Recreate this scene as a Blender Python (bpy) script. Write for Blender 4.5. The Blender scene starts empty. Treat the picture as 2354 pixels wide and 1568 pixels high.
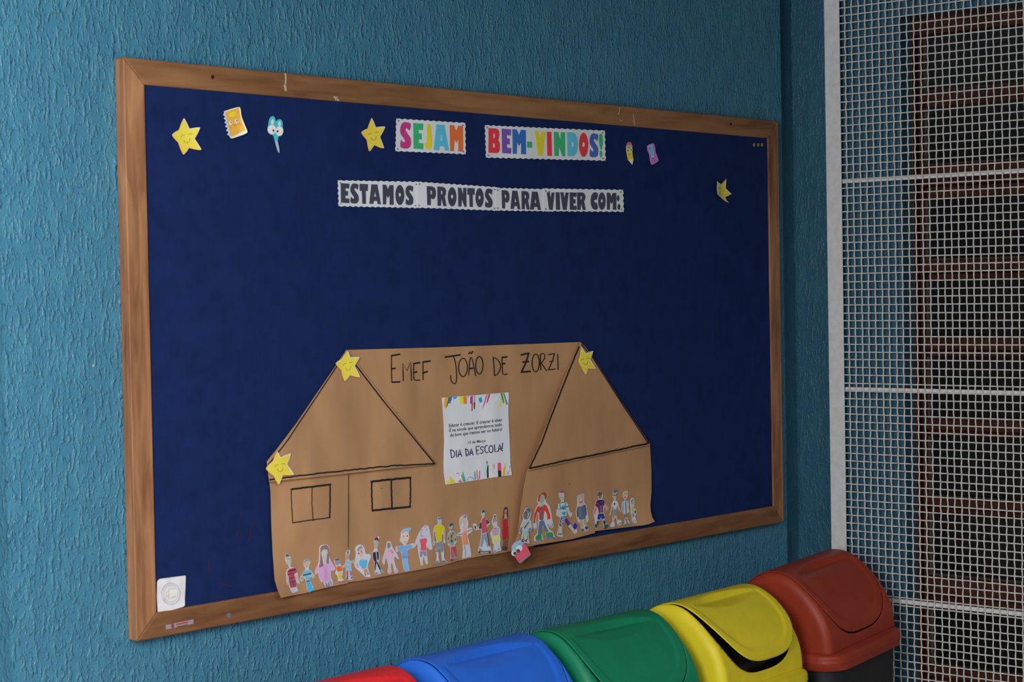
import bpy, bmesh, math, random
from mathutils import Vector, Matrix, noise
from mathutils.geometry import delaunay_2d_cdt

random.seed(7)
S = bpy.context.scene
COL = S.collection

# ------------------------------------------------------------------ camera
CAM = Vector((-2.01707, -2.67334, 1.40925))
RX = Vector((0.66099418, -0.75017281, -0.01809539))     # image right
RD = Vector((-0.03158911, -0.00372445, -0.99949400))    # image down
RF = Vector((0.74972583, 0.66123134, -0.02615913))      # view direction
FPX = 4397.47
cd = bpy.data.cameras.new('camera')
cam = bpy.data.objects.new('camera', cd)
COL.objects.link(cam)
M = Matrix((RX, -RD, -RF)).transposed().to_4x4()
M.translation = CAM
cam.matrix_world = M
cd.sensor_width = 36.0
cd.lens = 36.0 * FPX / 2354.0
cd.clip_start = 0.05
cd.dof.use_dof = True
cd.dof.focus_distance = 4.25
cd.dof.aperture_fstop = 9.0
S.camera = cam

# ------------------------------------------------------------------ light
w = bpy.data.worlds.new('world'); S.world = w; w.use_nodes = True
bg = w.node_tree.nodes['Background']
bg.inputs[0].default_value = (0.80, 0.90, 1.0, 1)
bg.inputs[1].default_value = 0.13


def area(name, loc, target, sx, sy, power, color):
    l = bpy.data.lights.new(name, 'AREA'); l.shape = 'RECTANGLE'
    l.size = sx; l.size_y = sy; l.energy = power; l.color = color
    o = bpy.data.objects.new(name, l); COL.objects.link(o)
    o.location = loc
    o.rotation_euler = (Vector(target) - Vector(loc)).to_track_quat('-Z', 'Y').to_euler()
    return o


area('daylight_opening', (-1.80, -1.5, 1.60), (0.1, 0.0, 1.2), 0.8, 1.3, 56, (1.0, 0.985, 0.95))
area('courtyard_daylight', (-1.0, -4.3, 3.4), (0.8, 0.0, 1.0), 2.8, 1.5, 92, (1.0, 0.985, 0.96))
S.view_settings.view_transform = 'Standard'
S.view_settings.look = 'None'
S.view_settings.exposure = 0.0
S.view_settings.gamma = 1.0
S.view_settings.use_curve_mapping = False


# ------------------------------------------------------------------ materials
def lin(c):
    c = c / 255.0
    return c / 12.92 if c <= 0.04045 else ((c + 0.055) / 1.055) ** 2.4


def rgb(c, k=1.0):
    return tuple(min(0.9, lin(v) * k) for v in c) + (1,)


_m = {}


def mat(name, c, rough=0.6, k=1.0, spec=0.4, var=0.0, scale=40.0, stretch=(1, 1, 1), bump=0.0, bdist=0.001, c2=None):
    """Plain procedural material: base colour with noise variation and fine relief."""
    if name in _m:
        return _m[name]
    m = bpy.data.materials.new(name); m.use_nodes = True
    nt = m.node_tree; N = nt.nodes; L = nt.links
    b = N['Principled BSDF']
    col = rgb(c, k)
    b.inputs['Base Color'].default_value = col
    b.inputs['Roughness'].default_value = rough
    b.inputs['Specular IOR Level'].default_value = spec
    if var or bump or c2:
        g = N.new('ShaderNodeNewGeometry'); mp = N.new('ShaderNodeMapping')
        mp.inputs['Scale'].default_value = stretch
        L.new(g.outputs['Position'], mp.inputs['Vector'])
        n = N.new('ShaderNodeTexNoise'); n.inputs['Scale'].default_value = scale
        n.inputs['Detail'].default_value = 4
        L.new(mp.outputs[0], n.inputs['Vector'])
        cc = rgb(c2, k) if c2 else tuple(v * (1 - var) for v in col[:3]) + (1,)
        mx = N.new('ShaderNodeMix'); mx.data_type = 'RGBA'
        mx.inputs[6].default_value = col; mx.inputs[7].default_value = cc
        cr = N.new('ShaderNodeValToRGB')
        cr.color_ramp.elements[0].position = 0.38; cr.color_ramp.elements[1].position = 0.66
        L.new(n.outputs['Fac'], cr.inputs[0]); L.new(cr.outputs[0], mx.inputs[0])
        L.new(mx.outputs[2], b.inputs['Base Color'])
        if bump:
            bp = N.new('ShaderNodeBump'); bp.inputs['Strength'].default_value = bump
            bp.inputs['Distance'].default_value = bdist
            L.new(n.outputs['Fac'], bp.inputs['Height']); L.new(bp.outputs[0], b.inputs['Normal'])
    _m[name] = m
    return m


def ink(c, k=1.75):
    return mat('print_%d_%d_%d' % tuple(c), c, 0.75, k, 0.25)


def stucco(name='blue_stucco', k=1.0, rel=1.0):
    m = bpy.data.materials.new(name); m.use_nodes = True
    nt = m.node_tree; N = nt.nodes; L = nt.links
    b = N['Principled BSDF']; b.inputs['Roughness'].default_value = 0.42
    b.inputs['Specular IOR Level'].default_value = 0.45
    g = N.new('ShaderNodeNewGeometry')
    wn = N.new('ShaderNodeTexNoise'); wn.inputs['Scale'].default_value = 40; wn.inputs['Detail'].default_value = 2
    L.new(g.outputs['Position'], wn.inputs['Vector'])
    sub = N.new('ShaderNodeVectorMath'); sub.operation = 'SUBTRACT'; sub.inputs[1].default_value = (0.5, 0.5, 0.5)
    L.new(wn.outputs['Color'], sub.inputs[0])
    sc = N.new('ShaderNodeVectorMath'); sc.operation = 'SCALE'; sc.inputs['Scale'].default_value = 0.014
    L.new(sub.outputs[0], sc.inputs[0])
    ad = N.new('ShaderNodeVectorMath'); ad.operation = 'ADD'
    L.new(g.outputs['Position'], ad.inputs[0]); L.new(sc.outputs[0], ad.inputs[1])

    def noise_n(stretch, scale, detail, lo, hi, src=ad):
        mp = N.new('ShaderNodeMapping'); mp.inputs['Scale'].default_value = stretch
        L.new(src.outputs[0], mp.inputs['Vector'])
        n = N.new('ShaderNodeTexNoise'); n.inputs['Scale'].default_value = scale
        n.inputs['Detail'].default_value = detail; n.inputs['Roughness'].default_value = 0.45
        L.new(mp.outputs[0], n.inputs['Vector'])
        r = N.new('ShaderNodeMapRange'); r.interpolation_type = 'SMOOTHSTEP'
        r.inputs['From Min'].default_value = lo; r.inputs['From Max'].default_value = hi
        L.new(n.outputs['Fac'], r.inputs['Value'])
        return r
    a = noise_n((1, 1, 0.27), 150, 2.0, 0.50, 0.68)
    c = noise_n((1, 1, 0.75), 165, 1.0, 0.56, 0.72)
    d = noise_n((1, 1, 0.35), 38, 2.0, 0.35, 0.75)

    def math_(op, x, y, clamp=False):
        n = N.new('ShaderNodeMath'); n.operation = op
        for i, v in enumerate((x, y)):
            if isinstance(v, (int, float)):
                n.inputs[i].default_value = v
            else:
                L.new(v.outputs[0], n.inputs[i])
        return n
    h = math_('ADD', math_('ADD', a, math_('MULTIPLY', c, 0.8)), math_('MULTIPLY', d, 0.5))
    bp = N.new('ShaderNodeBump'); bp.inputs['Strength'].default_value = 0.85
    bp.inputs['Distance'].default_value = 0.0019 * rel
    L.new(h.outputs[0], bp.inputs['Height']); L.new(bp.outputs[0], b.inputs['Normal'])
    mx = N.new('ShaderNodeMix'); mx.data_type = 'RGBA'
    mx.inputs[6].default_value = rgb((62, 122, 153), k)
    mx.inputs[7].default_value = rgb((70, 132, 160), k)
    L.new(d.outputs[0], mx.inputs[0])
    # sparse pale chips
    v = N.new('ShaderNodeTexVoronoi'); v.inputs['Scale'].default_value = 9
    L.new(g.outputs['Position'], v.inputs['Vector'])
    lt = N.new('ShaderNodeMath'); lt.operation = 'LESS_THAN'; lt.inputs[1].default_value = 0.018
    L.new(v.outputs['Distance'], lt.inputs[0])
    m2 = N.new('ShaderNodeMix'); m2.data_type = 'RGBA'; m2.inputs[7].default_value = rgb((190, 180, 160))
    L.new(lt.outputs[0], m2.inputs[0]); L.new(mx.outputs[2], m2.inputs[6])
    L.new(m2.outputs[2], b.inputs['Base Color'])
    return m


def wood(name, c1, c2, axis, k=1.0):
    m = bpy.data.materials.new(name); m.use_nodes = True
    nt = m.node_tree; N = nt.nodes; L = nt.links
    b = N['Principled BSDF']; b.inputs['Roughness'].default_value = 0.55
    b.inputs['Specular IOR Level'].default_value = 0.3
    g = N.new('ShaderNodeNewGeometry'); mp = N.new('ShaderNodeMapping')
    mp.inputs['Scale'].default_value = (0.12, 1, 1) if axis == 'X' else (1, 1, 0.12)
    L.new(g.outputs['Position'], mp.inputs['Vector'])
    n = N.new('ShaderNodeTexNoise'); n.inputs['Scale'].default_value = 55; n.inputs['Detail'].default_value = 5
    n.inputs['Distortion'].default_value = 0.6
    L.new(mp.outputs[0], n.inputs['Vector'])
    n2 = N.new('ShaderNodeTexNoise'); n2.inputs['Scale'].default_value = 9; n2.inputs['Detail'].default_value = 3
    L.new(mp.outputs[0], n2.inputs['Vector'])
    ad = N.new('ShaderNodeMath'); ad.operation = 'ADD'
    L.new(n.outputs['Fac'], ad.inputs[0]); L.new(n2.outputs['Fac'], ad.inputs[1])
    cr = N.new('ShaderNodeValToRGB')
    cr.color_ramp.elements[0].position = 0.34; cr.color_ramp.elements[1].position = 0.70
    cr.color_ramp.elements[0].color = rgb(c1, k); cr.color_ramp.elements[1].color = rgb(c2, k)
    mul = N.new('ShaderNodeMath'); mul.operation = 'MULTIPLY'; mul.inputs[1].default_value = 0.55
    L.new(ad.outputs[0], mul.inputs[0]); L.new(mul.outputs[0], cr.inputs[0])
    L.new(cr.outputs[0], b.inputs['Base Color'])
    bp = N.new('ShaderNodeBump'); bp.inputs['Strength'].default_value = 0.25; bp.inputs['Distance'].default_value = 0.0008
    L.new(n.outputs['Fac'], bp.inputs['Height']); L.new(bp.outputs[0], b.inputs['Normal'])
    return m


STUCCO = stucco()
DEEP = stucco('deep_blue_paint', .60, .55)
WOOD_H = wood('pine_grain_along', (100, 62, 38), (156, 112, 76), 'X', 1.0)
WOOD_V = wood('pine_grain_upright', (98, 56, 34), (172, 126, 90), 'Z', 1.2)
WINWOOD = wood('reddish_window_wood', (56, 27, 19), (84, 44, 31), 'Z', 1.0)
CLOTH = mat('navy_felt', (22, 38, 84), 0.95, 1.25, 0.1, var=0.16, scale=30, bump=0.25, bdist=0.0006)
KRAFT = mat('kraft_paper', (152, 116, 84), 0.7, 1.62, 0.25, var=0.16, scale=11, stretch=(1, 1, 0.45), bump=0.35, bdist=0.004)
PAPER = mat('white_paper', (180, 184, 194), 0.7, 1.75, 0.3, var=0.03, scale=20)
MARKER = mat('black_marker', (30, 28, 30), 0.6, 1.2, 0.3)
WHITEPAINT = mat('white_painted_steel', (192, 192, 194), 0.5, 1.5, 0.4, var=0.12, scale=60, bump=0.2, bdist=0.0008)
MESHPAINT = mat('white_painted_wire', (196, 194, 192), 0.55, 1.35, 0.35, var=0.25, scale=120, bump=0.3, bdist=0.0006)
FLOORM = mat('grey_floor', (176, 172, 164), 0.6, 1.0, 0.3, var=0.2, scale=6)
CEILM = mat('grey_shade_ceiling', (96, 98, 100), 0.8, 1.0, 0.2, var=0.05, scale=4)


# ------------------------------------------------------------------ helpers
def at(px, py, Y=None, X=None):
    """Point of the plane Y=const or X=const that stands behind the photograph's pixel (2354x1568)."""
    d = RX * ((px - 1177.0) / FPX) + RD * ((py - 784.0) / FPX) + RF
    t = (Y - CAM.y) / d.y if Y is not None else (X - CAM.x) / d.x
    return CAM + d * t


FRONT = -0.025                # Y of the board frame's front face (the wall is Y=0)


def link(o, label=None, cat=None, group=None, kind=None, parent=None):
    COL.objects.link(o)
    if label: o['label'] = label
    if cat: o['category'] = cat
    if group: o['group'] = group
    if kind: o['kind'] = kind
    if parent: o.parent = parent
    return o


def wloc(o):
    v = Vector(o.location)
    while o.parent:
        o = o.parent; v = v + Vector(o.location)
    return v


def mk(name, verts, faces, m, parent=None, smooth=False, local=False, **tags):
    """Mesh object. World-space verts; the origin goes to their centre unless local."""
    me = bpy.data.meshes.new(name)
    if local:
        c = Vector((0, 0, 0))
    else:
        c = Vector((0, 0, 0))
        for v in verts: c += Vector(v)
        c /= max(1, len(verts))
    me.from_pydata([Vector(v) - c for v in verts], [], faces)
    ms = m if isinstance(m, (list, tuple)) else [m]
    for q in ms: me.materials.append(q)
    me.update()
    if smooth:
        me.polygons.foreach_set('use_smooth', [True] * len(me.polygons))
    o = bpy.data.objects.new(name, me)
    if not local:
        o.location = c - (wloc(parent) if parent else Vector((0, 0, 0)))
    return link(o, parent=parent, **tags)


def empty(name, loc, **tags):
    o = bpy.data.objects.new(name, None); o.location = loc; o.empty_display_size = 0.05
    return link(o, **tags)


def box(x0, x1, y0, y1, z0, z1):
    v = [(x, y, z) for x in (x0, x1) for y in (y0, y1) for z in (z0, z1)]
    f = [(0, 1, 3, 2), (4, 6, 7, 5), (0, 4, 5, 1), (2, 3, 7, 6), (0, 2, 6, 4), (1, 5, 7, 3)]
    return v, f


def bevel(o, wd=0.002, seg=2):
    b = o.modifiers.new('bevel', 'BEVEL'); b.width = wd; b.segments = seg; b.limit_method = 'ANGLE'
    return o


def join(parts):
    V, F = [], []
    for v, f in parts:
        n = len(V); V += list(v); F += [tuple(i + n for i in q) for q in f]
    return V, F


def P(ox, oy, s, pts):
    return [(ox + x / s, oy + y / s) for x, y in pts]


def chaikin(pts, n=1, closed=True):
    for _ in range(n):
        q = []
        L = len(pts)
        for i in range(L if closed else L - 1):
            a, b = pts[i], pts[(i + 1) % L]
            q.append((a[0] * .75 + b[0] * .25, a[1] * .75 + b[1] * .25))
            q.append((a[0] * .25 + b[0] * .75, a[1] * .25 + b[1] * .75))
        if not closed: q = [pts[0]] + q + [pts[-1]]
        pts = q
    return pts


def ell(cx, cy, rx, ry, n=18, rot=0.0):
    c, s_ = math.cos(rot), math.sin(rot)
    return [(cx + rx * math.cos(a) * c - ry * math.sin(a) * s_, cy + rx * math.cos(a) * s_ + ry * math.sin(a) * c)
            for a in [2 * math.pi * i / n for i in range(n)]]


def inside(x, y, poly):
    r = False; n = len(poly); j = n - 1
    for i in range(n):
        xi, yi = poly[i]; xj, yj = poly[j]
        if (yi > y) != (yj > y) and x < (xj - xi) * (y - yi) / (yj - yi) + xi: r = not r
        j = i
    return r


def clear(x, y, loops, r):
    for lp in loops:
        for i, (ax, ay) in enumerate(lp):
            bx, by = lp[(i + 1) % len(lp)]
            dx, dy = bx - ax, by - ay
            t = max(0.0, min(1.0, ((x - ax) * dx + (y - ay) * dy) / (dx * dx + dy * dy + 1e-12)))
            if (x - ax - dx * t) ** 2 + (y - ay - dy * t) ** 2 < r * r: return False
    return True


def tri(loops, step=None):
    """Triangulate an outline with holes; optional interior grid so it can be bent."""
    pts = []; faces = []
    for lp in loops:
        if step:
            q = []
            for i, a in enumerate(lp):
                b = lp[(i + 1) % len(lp)]
                n = max(1, int(math.hypot(b[0] - a[0], b[1] - a[1]) / step))
                q += [(a[0] + (b[0] - a[0]) * k / n, a[1] + (b[1] - a[1]) * k / n) for k in range(n)]
            lp = q
        n0 = len(pts); pts += lp; faces.append(list(range(n0, n0 + len(lp))))
    nb = len(pts)
    if step:
        xs = [p[0] for p in loops[0]]; ys = [p[1] for p in loops[0]]
        y = min(ys) + step * .5; r = 0
        while y < max(ys):
            x = min(xs) + (step * .5 if r % 2 else step)
            while x < max(xs):
                if inside(x, y, loops[0]) and not any(inside(x, y, h) for h in loops[1:]) and clear(x, y, loops, step * .35):
                    pts.append((x, y))
                x += step
            y += step * .87; r += 1
    rings = [[(faces[k][i], faces[k][(i + 1) % len(faces[k])]) for i in range(len(faces[k]))] for k in range(len(faces))]
    ed = [e for rg in rings for e in rg]
    v, e, f, *_ = delaunay_2d_cdt([Vector(p) for p in pts], ed, [], 0, 1e-6)
    out = []
    for t in f:
        cx = sum(v[i].x for i in t) / 3; cy = sum(v[i].y for i in t) / 3
        ar = abs((v[t[1]].x - v[t[0]].x) * (v[t[2]].y - v[t[0]].y) - (v[t[2]].x - v[t[0]].x) * (v[t[1]].y - v[t[0]].y)) / 2
        if step and ar < .006 * step * step: continue
        if inside(cx, cy, loops[0]) and not any(inside(cx, cy, h) for h in loops[1:]): out.append(tuple(t))
    return [(p.x, p.y) for p in v], out


def sheet(name, loops, dep, m, parent=None, step=None, thick=0.0, smooth=True, **tags):
    """A sheet of paper (or ink on it) traced in photograph pixels, dep = metres in front of the frame face."""
    if not isinstance(loops[0], list): loops = [loops]
    v2, f = tri(loops, step)
    fn = dep if callable(dep) else (lambda x, y: dep)
    V = [at(x, y, Y=FRONT - fn(x, y)) for x, y in v2]
    F = []
    for a, b, c in f:
        n = (V[b] - V[a]).cross(V[c] - V[a])
        F.append((a, b, c) if n.y < 0 else (a, c, b))
    if thick:
        n = len(V)
        cnt = {}
        for t in F:
            for i in range(3):
                e = (t[i], t[(i + 1) % 3]); cnt[e] = cnt.get(e, 0) + 1
        bd = [e for e in cnt if (e[1], e[0]) not in cnt]
        V = V + [p + Vector((0, thick, 0)) for p in V]
        F = F + [(a + n, c + n, b + n) for a, b, c in F] + [(b, a, a + n, b + n) for a, b in bd]
        smooth = smooth and step is not None
    o = mk(name, V, F, m, parent, smooth=smooth and step is not None, **tags)
    if thick and smooth:
        o.data.set_sharp_from_angle(angle=math.radians(50))
    return o


def strokes(name, lines, width, dep, m, parent):
    """Pen strokes: lines = list of polylines or (polyline, width)."""
    V, F = [], []
    fn = dep if callable(dep) else (lambda x, y: dep)
    for ln in lines:
        wd = width
        if isinstance(ln, tuple) and isinstance(ln[0], list): ln, wd = ln
        h = wd / 2
        for i, (x, y) in enumerate(ln):
            a = ln[max(0, i - 1)]; b = ln[min(len(ln) - 1, i + 1)]
            dx, dy = b[0] - a[0], b[1] - a[1]; l = math.hypot(dx, dy) or 1
            nx, ny = -dy / l * h, dx / l * h
            ex = ey = 0
            if i == 0: ex, ey = -dx / l * h * .5, -dy / l * h * .5
            if i == len(ln) - 1: ex, ey = dx / l * h * .5, dy / l * h * .5
            for sg in (-1, 1):
                qx, qy = x + nx * sg + ex, y + ny * sg + ey
                V.append(at(qx, qy, Y=FRONT - fn(qx, qy)))
        n0 = len(V) - 2 * len(ln)
        for i in range(len(ln) - 1):
            k = n0 + 2 * i
            F.append((k, k + 1, k + 3, k + 2))
    return mk(name, V, F, m, parent)


# ------------------------------------------------------------------ the setting
XB = 2.150                    # plane of the right wall
HC = 2.42                     # underside of the unseen slab added to shade the upper walls
STEP = 2.053                  # the board wall steps back here
XL = -0.234                   # left end of the board wall
def struct(name, v, f, m, parent=None): return mk(name, v, f, m, parent, kind='structure')


v, f = box(XL, STEP, 0.0, 1.6, 0.0, HC)
struct('wall_back', v, f, STUCCO)
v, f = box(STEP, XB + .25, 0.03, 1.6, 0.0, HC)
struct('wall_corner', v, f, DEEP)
# right wall with its window opening
J0 = at(2070, 250, X=XB).y          # far jamb of the opening
ZT = at(2079, 38, X=XB).z           # head of the opening
ZS = 0.30
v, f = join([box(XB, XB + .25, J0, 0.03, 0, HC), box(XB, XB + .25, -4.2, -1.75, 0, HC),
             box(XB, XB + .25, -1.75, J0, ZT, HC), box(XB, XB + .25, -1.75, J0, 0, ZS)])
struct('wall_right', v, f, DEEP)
v, f = box(-6, 2.6, -6, 1.6, -0.08, 0.0)
struct('floor', v, f, FLOORM)
v, f = box(-0.4, 2.6, -2.8, 1.6, HC, HC + .1)
struct('shade_ceiling', v, f, CEILM)  # out-of-view slab, set low and sized to darken the upper right

# window in the right wall
win = empty('window_1', (XB + .06, -1.0, 1.2), kind='structure')
XW = XB + .050
WY1, WY0 = J0, -1.75
def wbox(name, y0, y1, z0, z1, x0=XW, x1=XW + .05, m=WINWOOD, parent=win, bev=.003):
    v, f = box(x0, x1, y0, y1, z0, z1)
    return bevel(mk(name, v, f, m, parent), bev)


ya = at(2098, 250, X=XW).y
wbox('window_frame', ya, WY1, ZS, ZT)
wbox('window_frame', WY0, WY0 + .04, ZS, ZT)
zt2 = at(2150, 78, X=XW).z
wbox('window_frame', WY0 + .04, ya, zt2 - .0, ZT)
wbox('window_frame', WY0 + .04, ya, ZS, ZS + .04)
yb = at(2122, 250, X=XW + .02).y
wbox('sash_stile', yb, ya - .008, ZS + .04, zt2, XW + .012, XW + .045)
wbox('sash_stile', WY0 + .04, WY0 + .07, ZS + .04, zt2, XW + .012, XW + .045)
rails = [(211, 246), (380, 456), (599, 645), (778, 820), (963, 1003), (1143, 1178), (1323, 1393), (1530, 1568)]
tops = [78]
zprev = zt2
GLASS = mat('dark_pebbled_glass', (30, 32, 32), 0.22, 1.0, 0.5, var=0.5, scale=90, bump=0.9, bdist=0.002)
PUTTY = mat('grey_putty_smears', (92, 78, 72), 0.8, 1.0, 0.2, var=0.4, scale=60)
for i, (a, b) in enumerate(rails):
    za = at(2150, a, X=XW + .02).z; zb = at(2150, b, X=XW + .02).z
    zm = za - (za - zb) * .62
    wbox('window_rail', WY0 + .07, yb, zm, za, XW + .006, XW + .045)
    wbox('window_rail', WY0 + .07, yb, zb, zm - .001, XW + .026, XW + .045)
    v, f = join([box(XW + .030, XW + .036, WY0 + .07, yb, za, zprev)])
    tl = .006
    v = [(x + (tl if z < (za + zprev) / 2 else -tl), y, z) for x, y, z in v]
    mk('pane', v, f, GLASS, win)
    v, f = join([box(XW + .024, XW + .031, yb - .008, yb + .001, za, zprev),
                 box(XW + .022, XW + .033, WY0 + .07, yb, za, za + .005)])
    mk('putty', v, f, PUTTY, win)
    zprev = zb
v, f = box(XB + .22, XB + .24, WY0, WY1, ZS, ZT)
DARKROOM = mat('dark_room_behind_glass', (26, 28, 28), 0.9, 1.0, 0.1, var=0.2, scale=3)
mk('backing', v, f, DARKROOM, win)

# ------------------------------------------------------------------ security grille
XG = XB - .030
gy0 = at(1895, 100, X=XG).y; gy1 = at(1932, 300, X=XG).y
GYE = -1.62; GZ0, GZ1 = 0.10, 2.36
grille = empty('window_grille', (XG, (gy0 + GYE) / 2, GZ0),
               label='white painted woven wire security grille in a flat steel frame over the window', cat='grille')
for y0, y1, z0, z1 in ((gy1, gy0, GZ0, GZ1), (GYE, GYE + .038, GZ0, GZ1), (GYE + .038, gy1, GZ1 - .038, GZ1), (GYE + .038, gy1, GZ0, GZ0 + .038)):
    v, f = box(XG, XG + .004, y0, y1, z0, z1)
    bevel(mk('frame_bar', v, f, WHITEPAINT, grille), .001)
v, f = box(XG + .004, XG + .030, gy0 - .004, gy0, GZ0, GZ1)
mk('frame_flange', v, f, WHITEPAINT, grille)
ZB = [at(1928, 416.6, X=XG).z + .521 * k for k in (1, 0, -1, -2)]
for z in ZB:
    v, f = box(XG + .012, XG + .017, GYE + .03, gy1 + .005, z - .0055, z + .0055)
    bevel(mk('cross_bar', v, f, WHITEPAINT, grille), .0015)
PITCH = 0.0192
XM = XG + .008


def crimped(name, length, axis, phase):
    """One crimped wire lying along its axis, waving across the sheet's plane."""
    seg = 4; n = int(length / PITCH) * seg
    V, F = [], []; R = 0.00185; K = 5
    for i in range(n + 1):
        t = i / seg
        d = 0.0013 * math.sin(math.pi * t + phase)
        for k in range(K):
            a = 2 * math.pi * k / K
            c, s_ = math.cos(a) * R, math.sin(a) * R
            V.append((d + c, s_, t * PITCH) if axis == 'Z' else (d + c, -t * PITCH, s_))
    for i in range(n):
        for k in range(K):
            a = i * K + k; b = i * K + (k + 1) % K
            F.append((a, b, b + K, a + K))
    me = bpy.data.meshes.new(name); me.from_pydata(V, [], F); me.materials.append(MESHPAINT)
    me.polygons.foreach_set('use_smooth', [True] * len(me.polygons)); me.update()
    return me


hgt = GZ1 - GZ0 - .04; wdt = gy1 - GYE - .02
wz = [crimped('upright_wire', hgt, 'Z', p + math.pi / 2) for p in (0, math.pi)]
wy = [crimped('level_wire', wdt, 'Y', p - math.pi / 2) for p in (0, math.pi)]
yy0 = at(1900 + 215 / 7.84, 100 + 140 / 7.84, X=XM).y
nv = int((yy0 - GYE - .03) / PITCH)
gl = wloc(grille)
for i in range(nv):
    o = bpy.data.objects.new('wire', wz[i % 2]); o.parent = grille
    o.location = Vector((XM, yy0 - i * PITCH + random.uniform(-.0006, .0006), GZ0 + .02)) - gl
    COL.objects.link(o)
nh = int((GZ1 - GZ0 - .05) / .0195)
for i in range(nh):
    o = bpy.data.objects.new('wire', wy[i % 2]); o.parent = grille
    o.location = Vector((XM, yy0 + PITCH * .5, GZ0 + .03 + i * .0195 + random.uniform(-.0007, .0007))) - gl
    o.rotation_euler = (random.uniform(-.0018, .0018), 0, 0)
    COL.objects.link(o)

# ------------------------------------------------------------------ notice board
BX0, BX1, BZ0, BZ1 = 0.0, 2.0, 0.82, 1.8188
RW = 0.0445
board = empty('notice_board', (1.0, 0, BZ0), label='large navy felt notice board in a mitred pine frame on the blue wall', cat='notice board')


def rail(pts, m):
    # pts: four corners (x,z) of the front face, outer edge first two, inner edge last two
    V = [(x, FRONT, z) for x, z in pts] + [(x, 0.0, z) for x, z in pts]
    F = [(0, 1, 2, 3), (7, 6, 5, 4), (0, 4, 5, 1), (1, 5, 6, 2), (2, 6, 7, 3), (3, 7, 4, 0)]
    o = mk('frame_rail', V, F, m, board)
    return bevel(o, .0022, 3)


g_ = .0004
rail([(BX0 + g_, BZ1), (BX1 - g_, BZ1), (BX1 - RW, BZ1 - RW + g_), (BX0 + RW, BZ1 - RW + g_)], WOOD_H)
rail([(BX1 - g_, BZ0), (BX0 + g_, BZ0), (BX0 + RW, BZ0 + RW - g_), (BX1 - RW, BZ0 + RW - g_)], WOOD_H)
rail([(BX0, BZ0 + g_), (BX0, BZ1 - g_), (BX0 + RW - g_, BZ1 - RW), (BX0 + RW - g_, BZ0 + RW)], WOOD_V)
rail([(BX1, BZ1 - g_), (BX1, BZ0 + g_), (BX1 - RW + g_, BZ0 + RW), (BX1 - RW + g_, BZ1 - RW)], WOOD_V)
CL = -0.0045                        # felt lies this far behind the frame face
v, f = box(BX0 + .02, BX1 - .02, FRONT - CL, -.002, BZ0 + .02, BZ1 - .02)
mk('felt_panel', v, f, CLOTH, board)
CREAM = ink((176, 160, 138), 1.3)
DARKHOLE = mat('dark_hole', (34, 26, 22), .9, .8)
# marks on the wood
strokes('paint_drip', [([(656, 169), (657, 180), (656, 195)], 3.5), ([(655, 196), (657, 208)], 5), ([(768, 222), (778, 231)], 4), ([(775, 222), (771, 230)], 2.5)], 3, .0004, CREAM, board)
strokes('scratch_mark', [[(1424, 247), (1424, 256), (1421, 263)], [(1456, 262), (1459, 289)], [(1455, 278), (1460, 281)], [(1424, 276), (1430, 278)]], 1.6, .0004, CREAM, board)
sheet('nail_hole', ell(489, 177, 4, 4.5), .0004, DARKHOLE, board)
sheet('nail_hole', ell(1680, 285, 2.5, 3), .0004, DARKHOLE, board)
sheet('screw_head', ell(526.5, 1415.5, 4.8, 5.6), .0012, ink((104, 118, 130), 1.0), board, thick=.0012)
# small dark smudges on the felt
SMUDGE = mat('brown_smudge', (46, 34, 62), .95, 1.3, .1)
strokes('smudge', [(P(440, 1150, 6.27, [(722, 190), (718, 220), (715, 262)]), 3), (P(440, 1150, 6.27, [(900, 270), (890, 330), (860, 430), (830, 580)]), 3.4),
         (P(440, 1150, 6.27, [(668, 440), (655, 540)]), 3), (P(440, 1150, 6.27, [(600, 760), (585, 860)]), 3),
         (P(440, 1150, 6.27, [(245, 880), (255, 940), (270, 1040)]), 4.5), (P(440, 1150, 6.27, [(425, 1190), (480, 1225)]), 5),
         (P(440, 1150, 6.27, [(520, 1235), (570, 1245)]), 4)], 3, CL + .0004, SMUDGE, board)

# maker's plate
plate = sheet('metal_plate', P(280, 1280, 5.605, [(570, 880), (925, 805), (922, 865), (575, 940)]), .0014,
              mat('brushed_aluminium', (150, 145, 150), .4, 1.1, .6), None, thick=.0012,
              label='small silver and red plate on the lower left of the pine frame', cat='plate')
sheet('red_bar', P(280, 1280, 5.605, [(690, 868), (855, 832), (850, 850), (705, 882)]), .0017, ink((178, 44, 58), 1.2), plate)
sheet('emblem', P(280, 1280, 5.605, ell(655, 890, 22, 32)), .0017, ink((140, 60, 84), 1.2), plate)
strokes('small_print', [P(280, 1280, 5.605, [(715, 900), (780, 890), (850, 868)])], 1.6, .0017, ink((72, 66, 84), 1.1), plate)

# brass pins top right
for i, x in enumerate((1733, 1742.5, 1751.3)):
    q = at(x, 333, Y=FRONT - CL)
    t = bpy.data.meshes.new('brass_pin'); bm = bmesh.new()
    bmesh.ops.create_uvsphere(bm, u_segments=12, v_segments=8, radius=.0048)
    for vv in bm.verts: vv.co.y *= .45
    bm.to_mesh(t); bm.free(); t.materials.append(mat('brass', (112, 92, 30), .35, 1.6, .6))
    t.polygons.foreach_set('use_smooth', [True] * len(t.polygons))
    o = bpy.data.objects.new('brass_pin', t); o.location = q + Vector((0, -.0010, 0))
    link(o, label='%s brass pin of the row of three at the board\'s top right corner' % ('leftmost', 'middle', 'rightmost')[i], cat='pin', group='brass pins in the board corner')


# ------------------------------------------------------------------ lettered banners
def sshift(loops, fx): return [[fx(p) for p in lp] for lp in loops]


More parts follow.
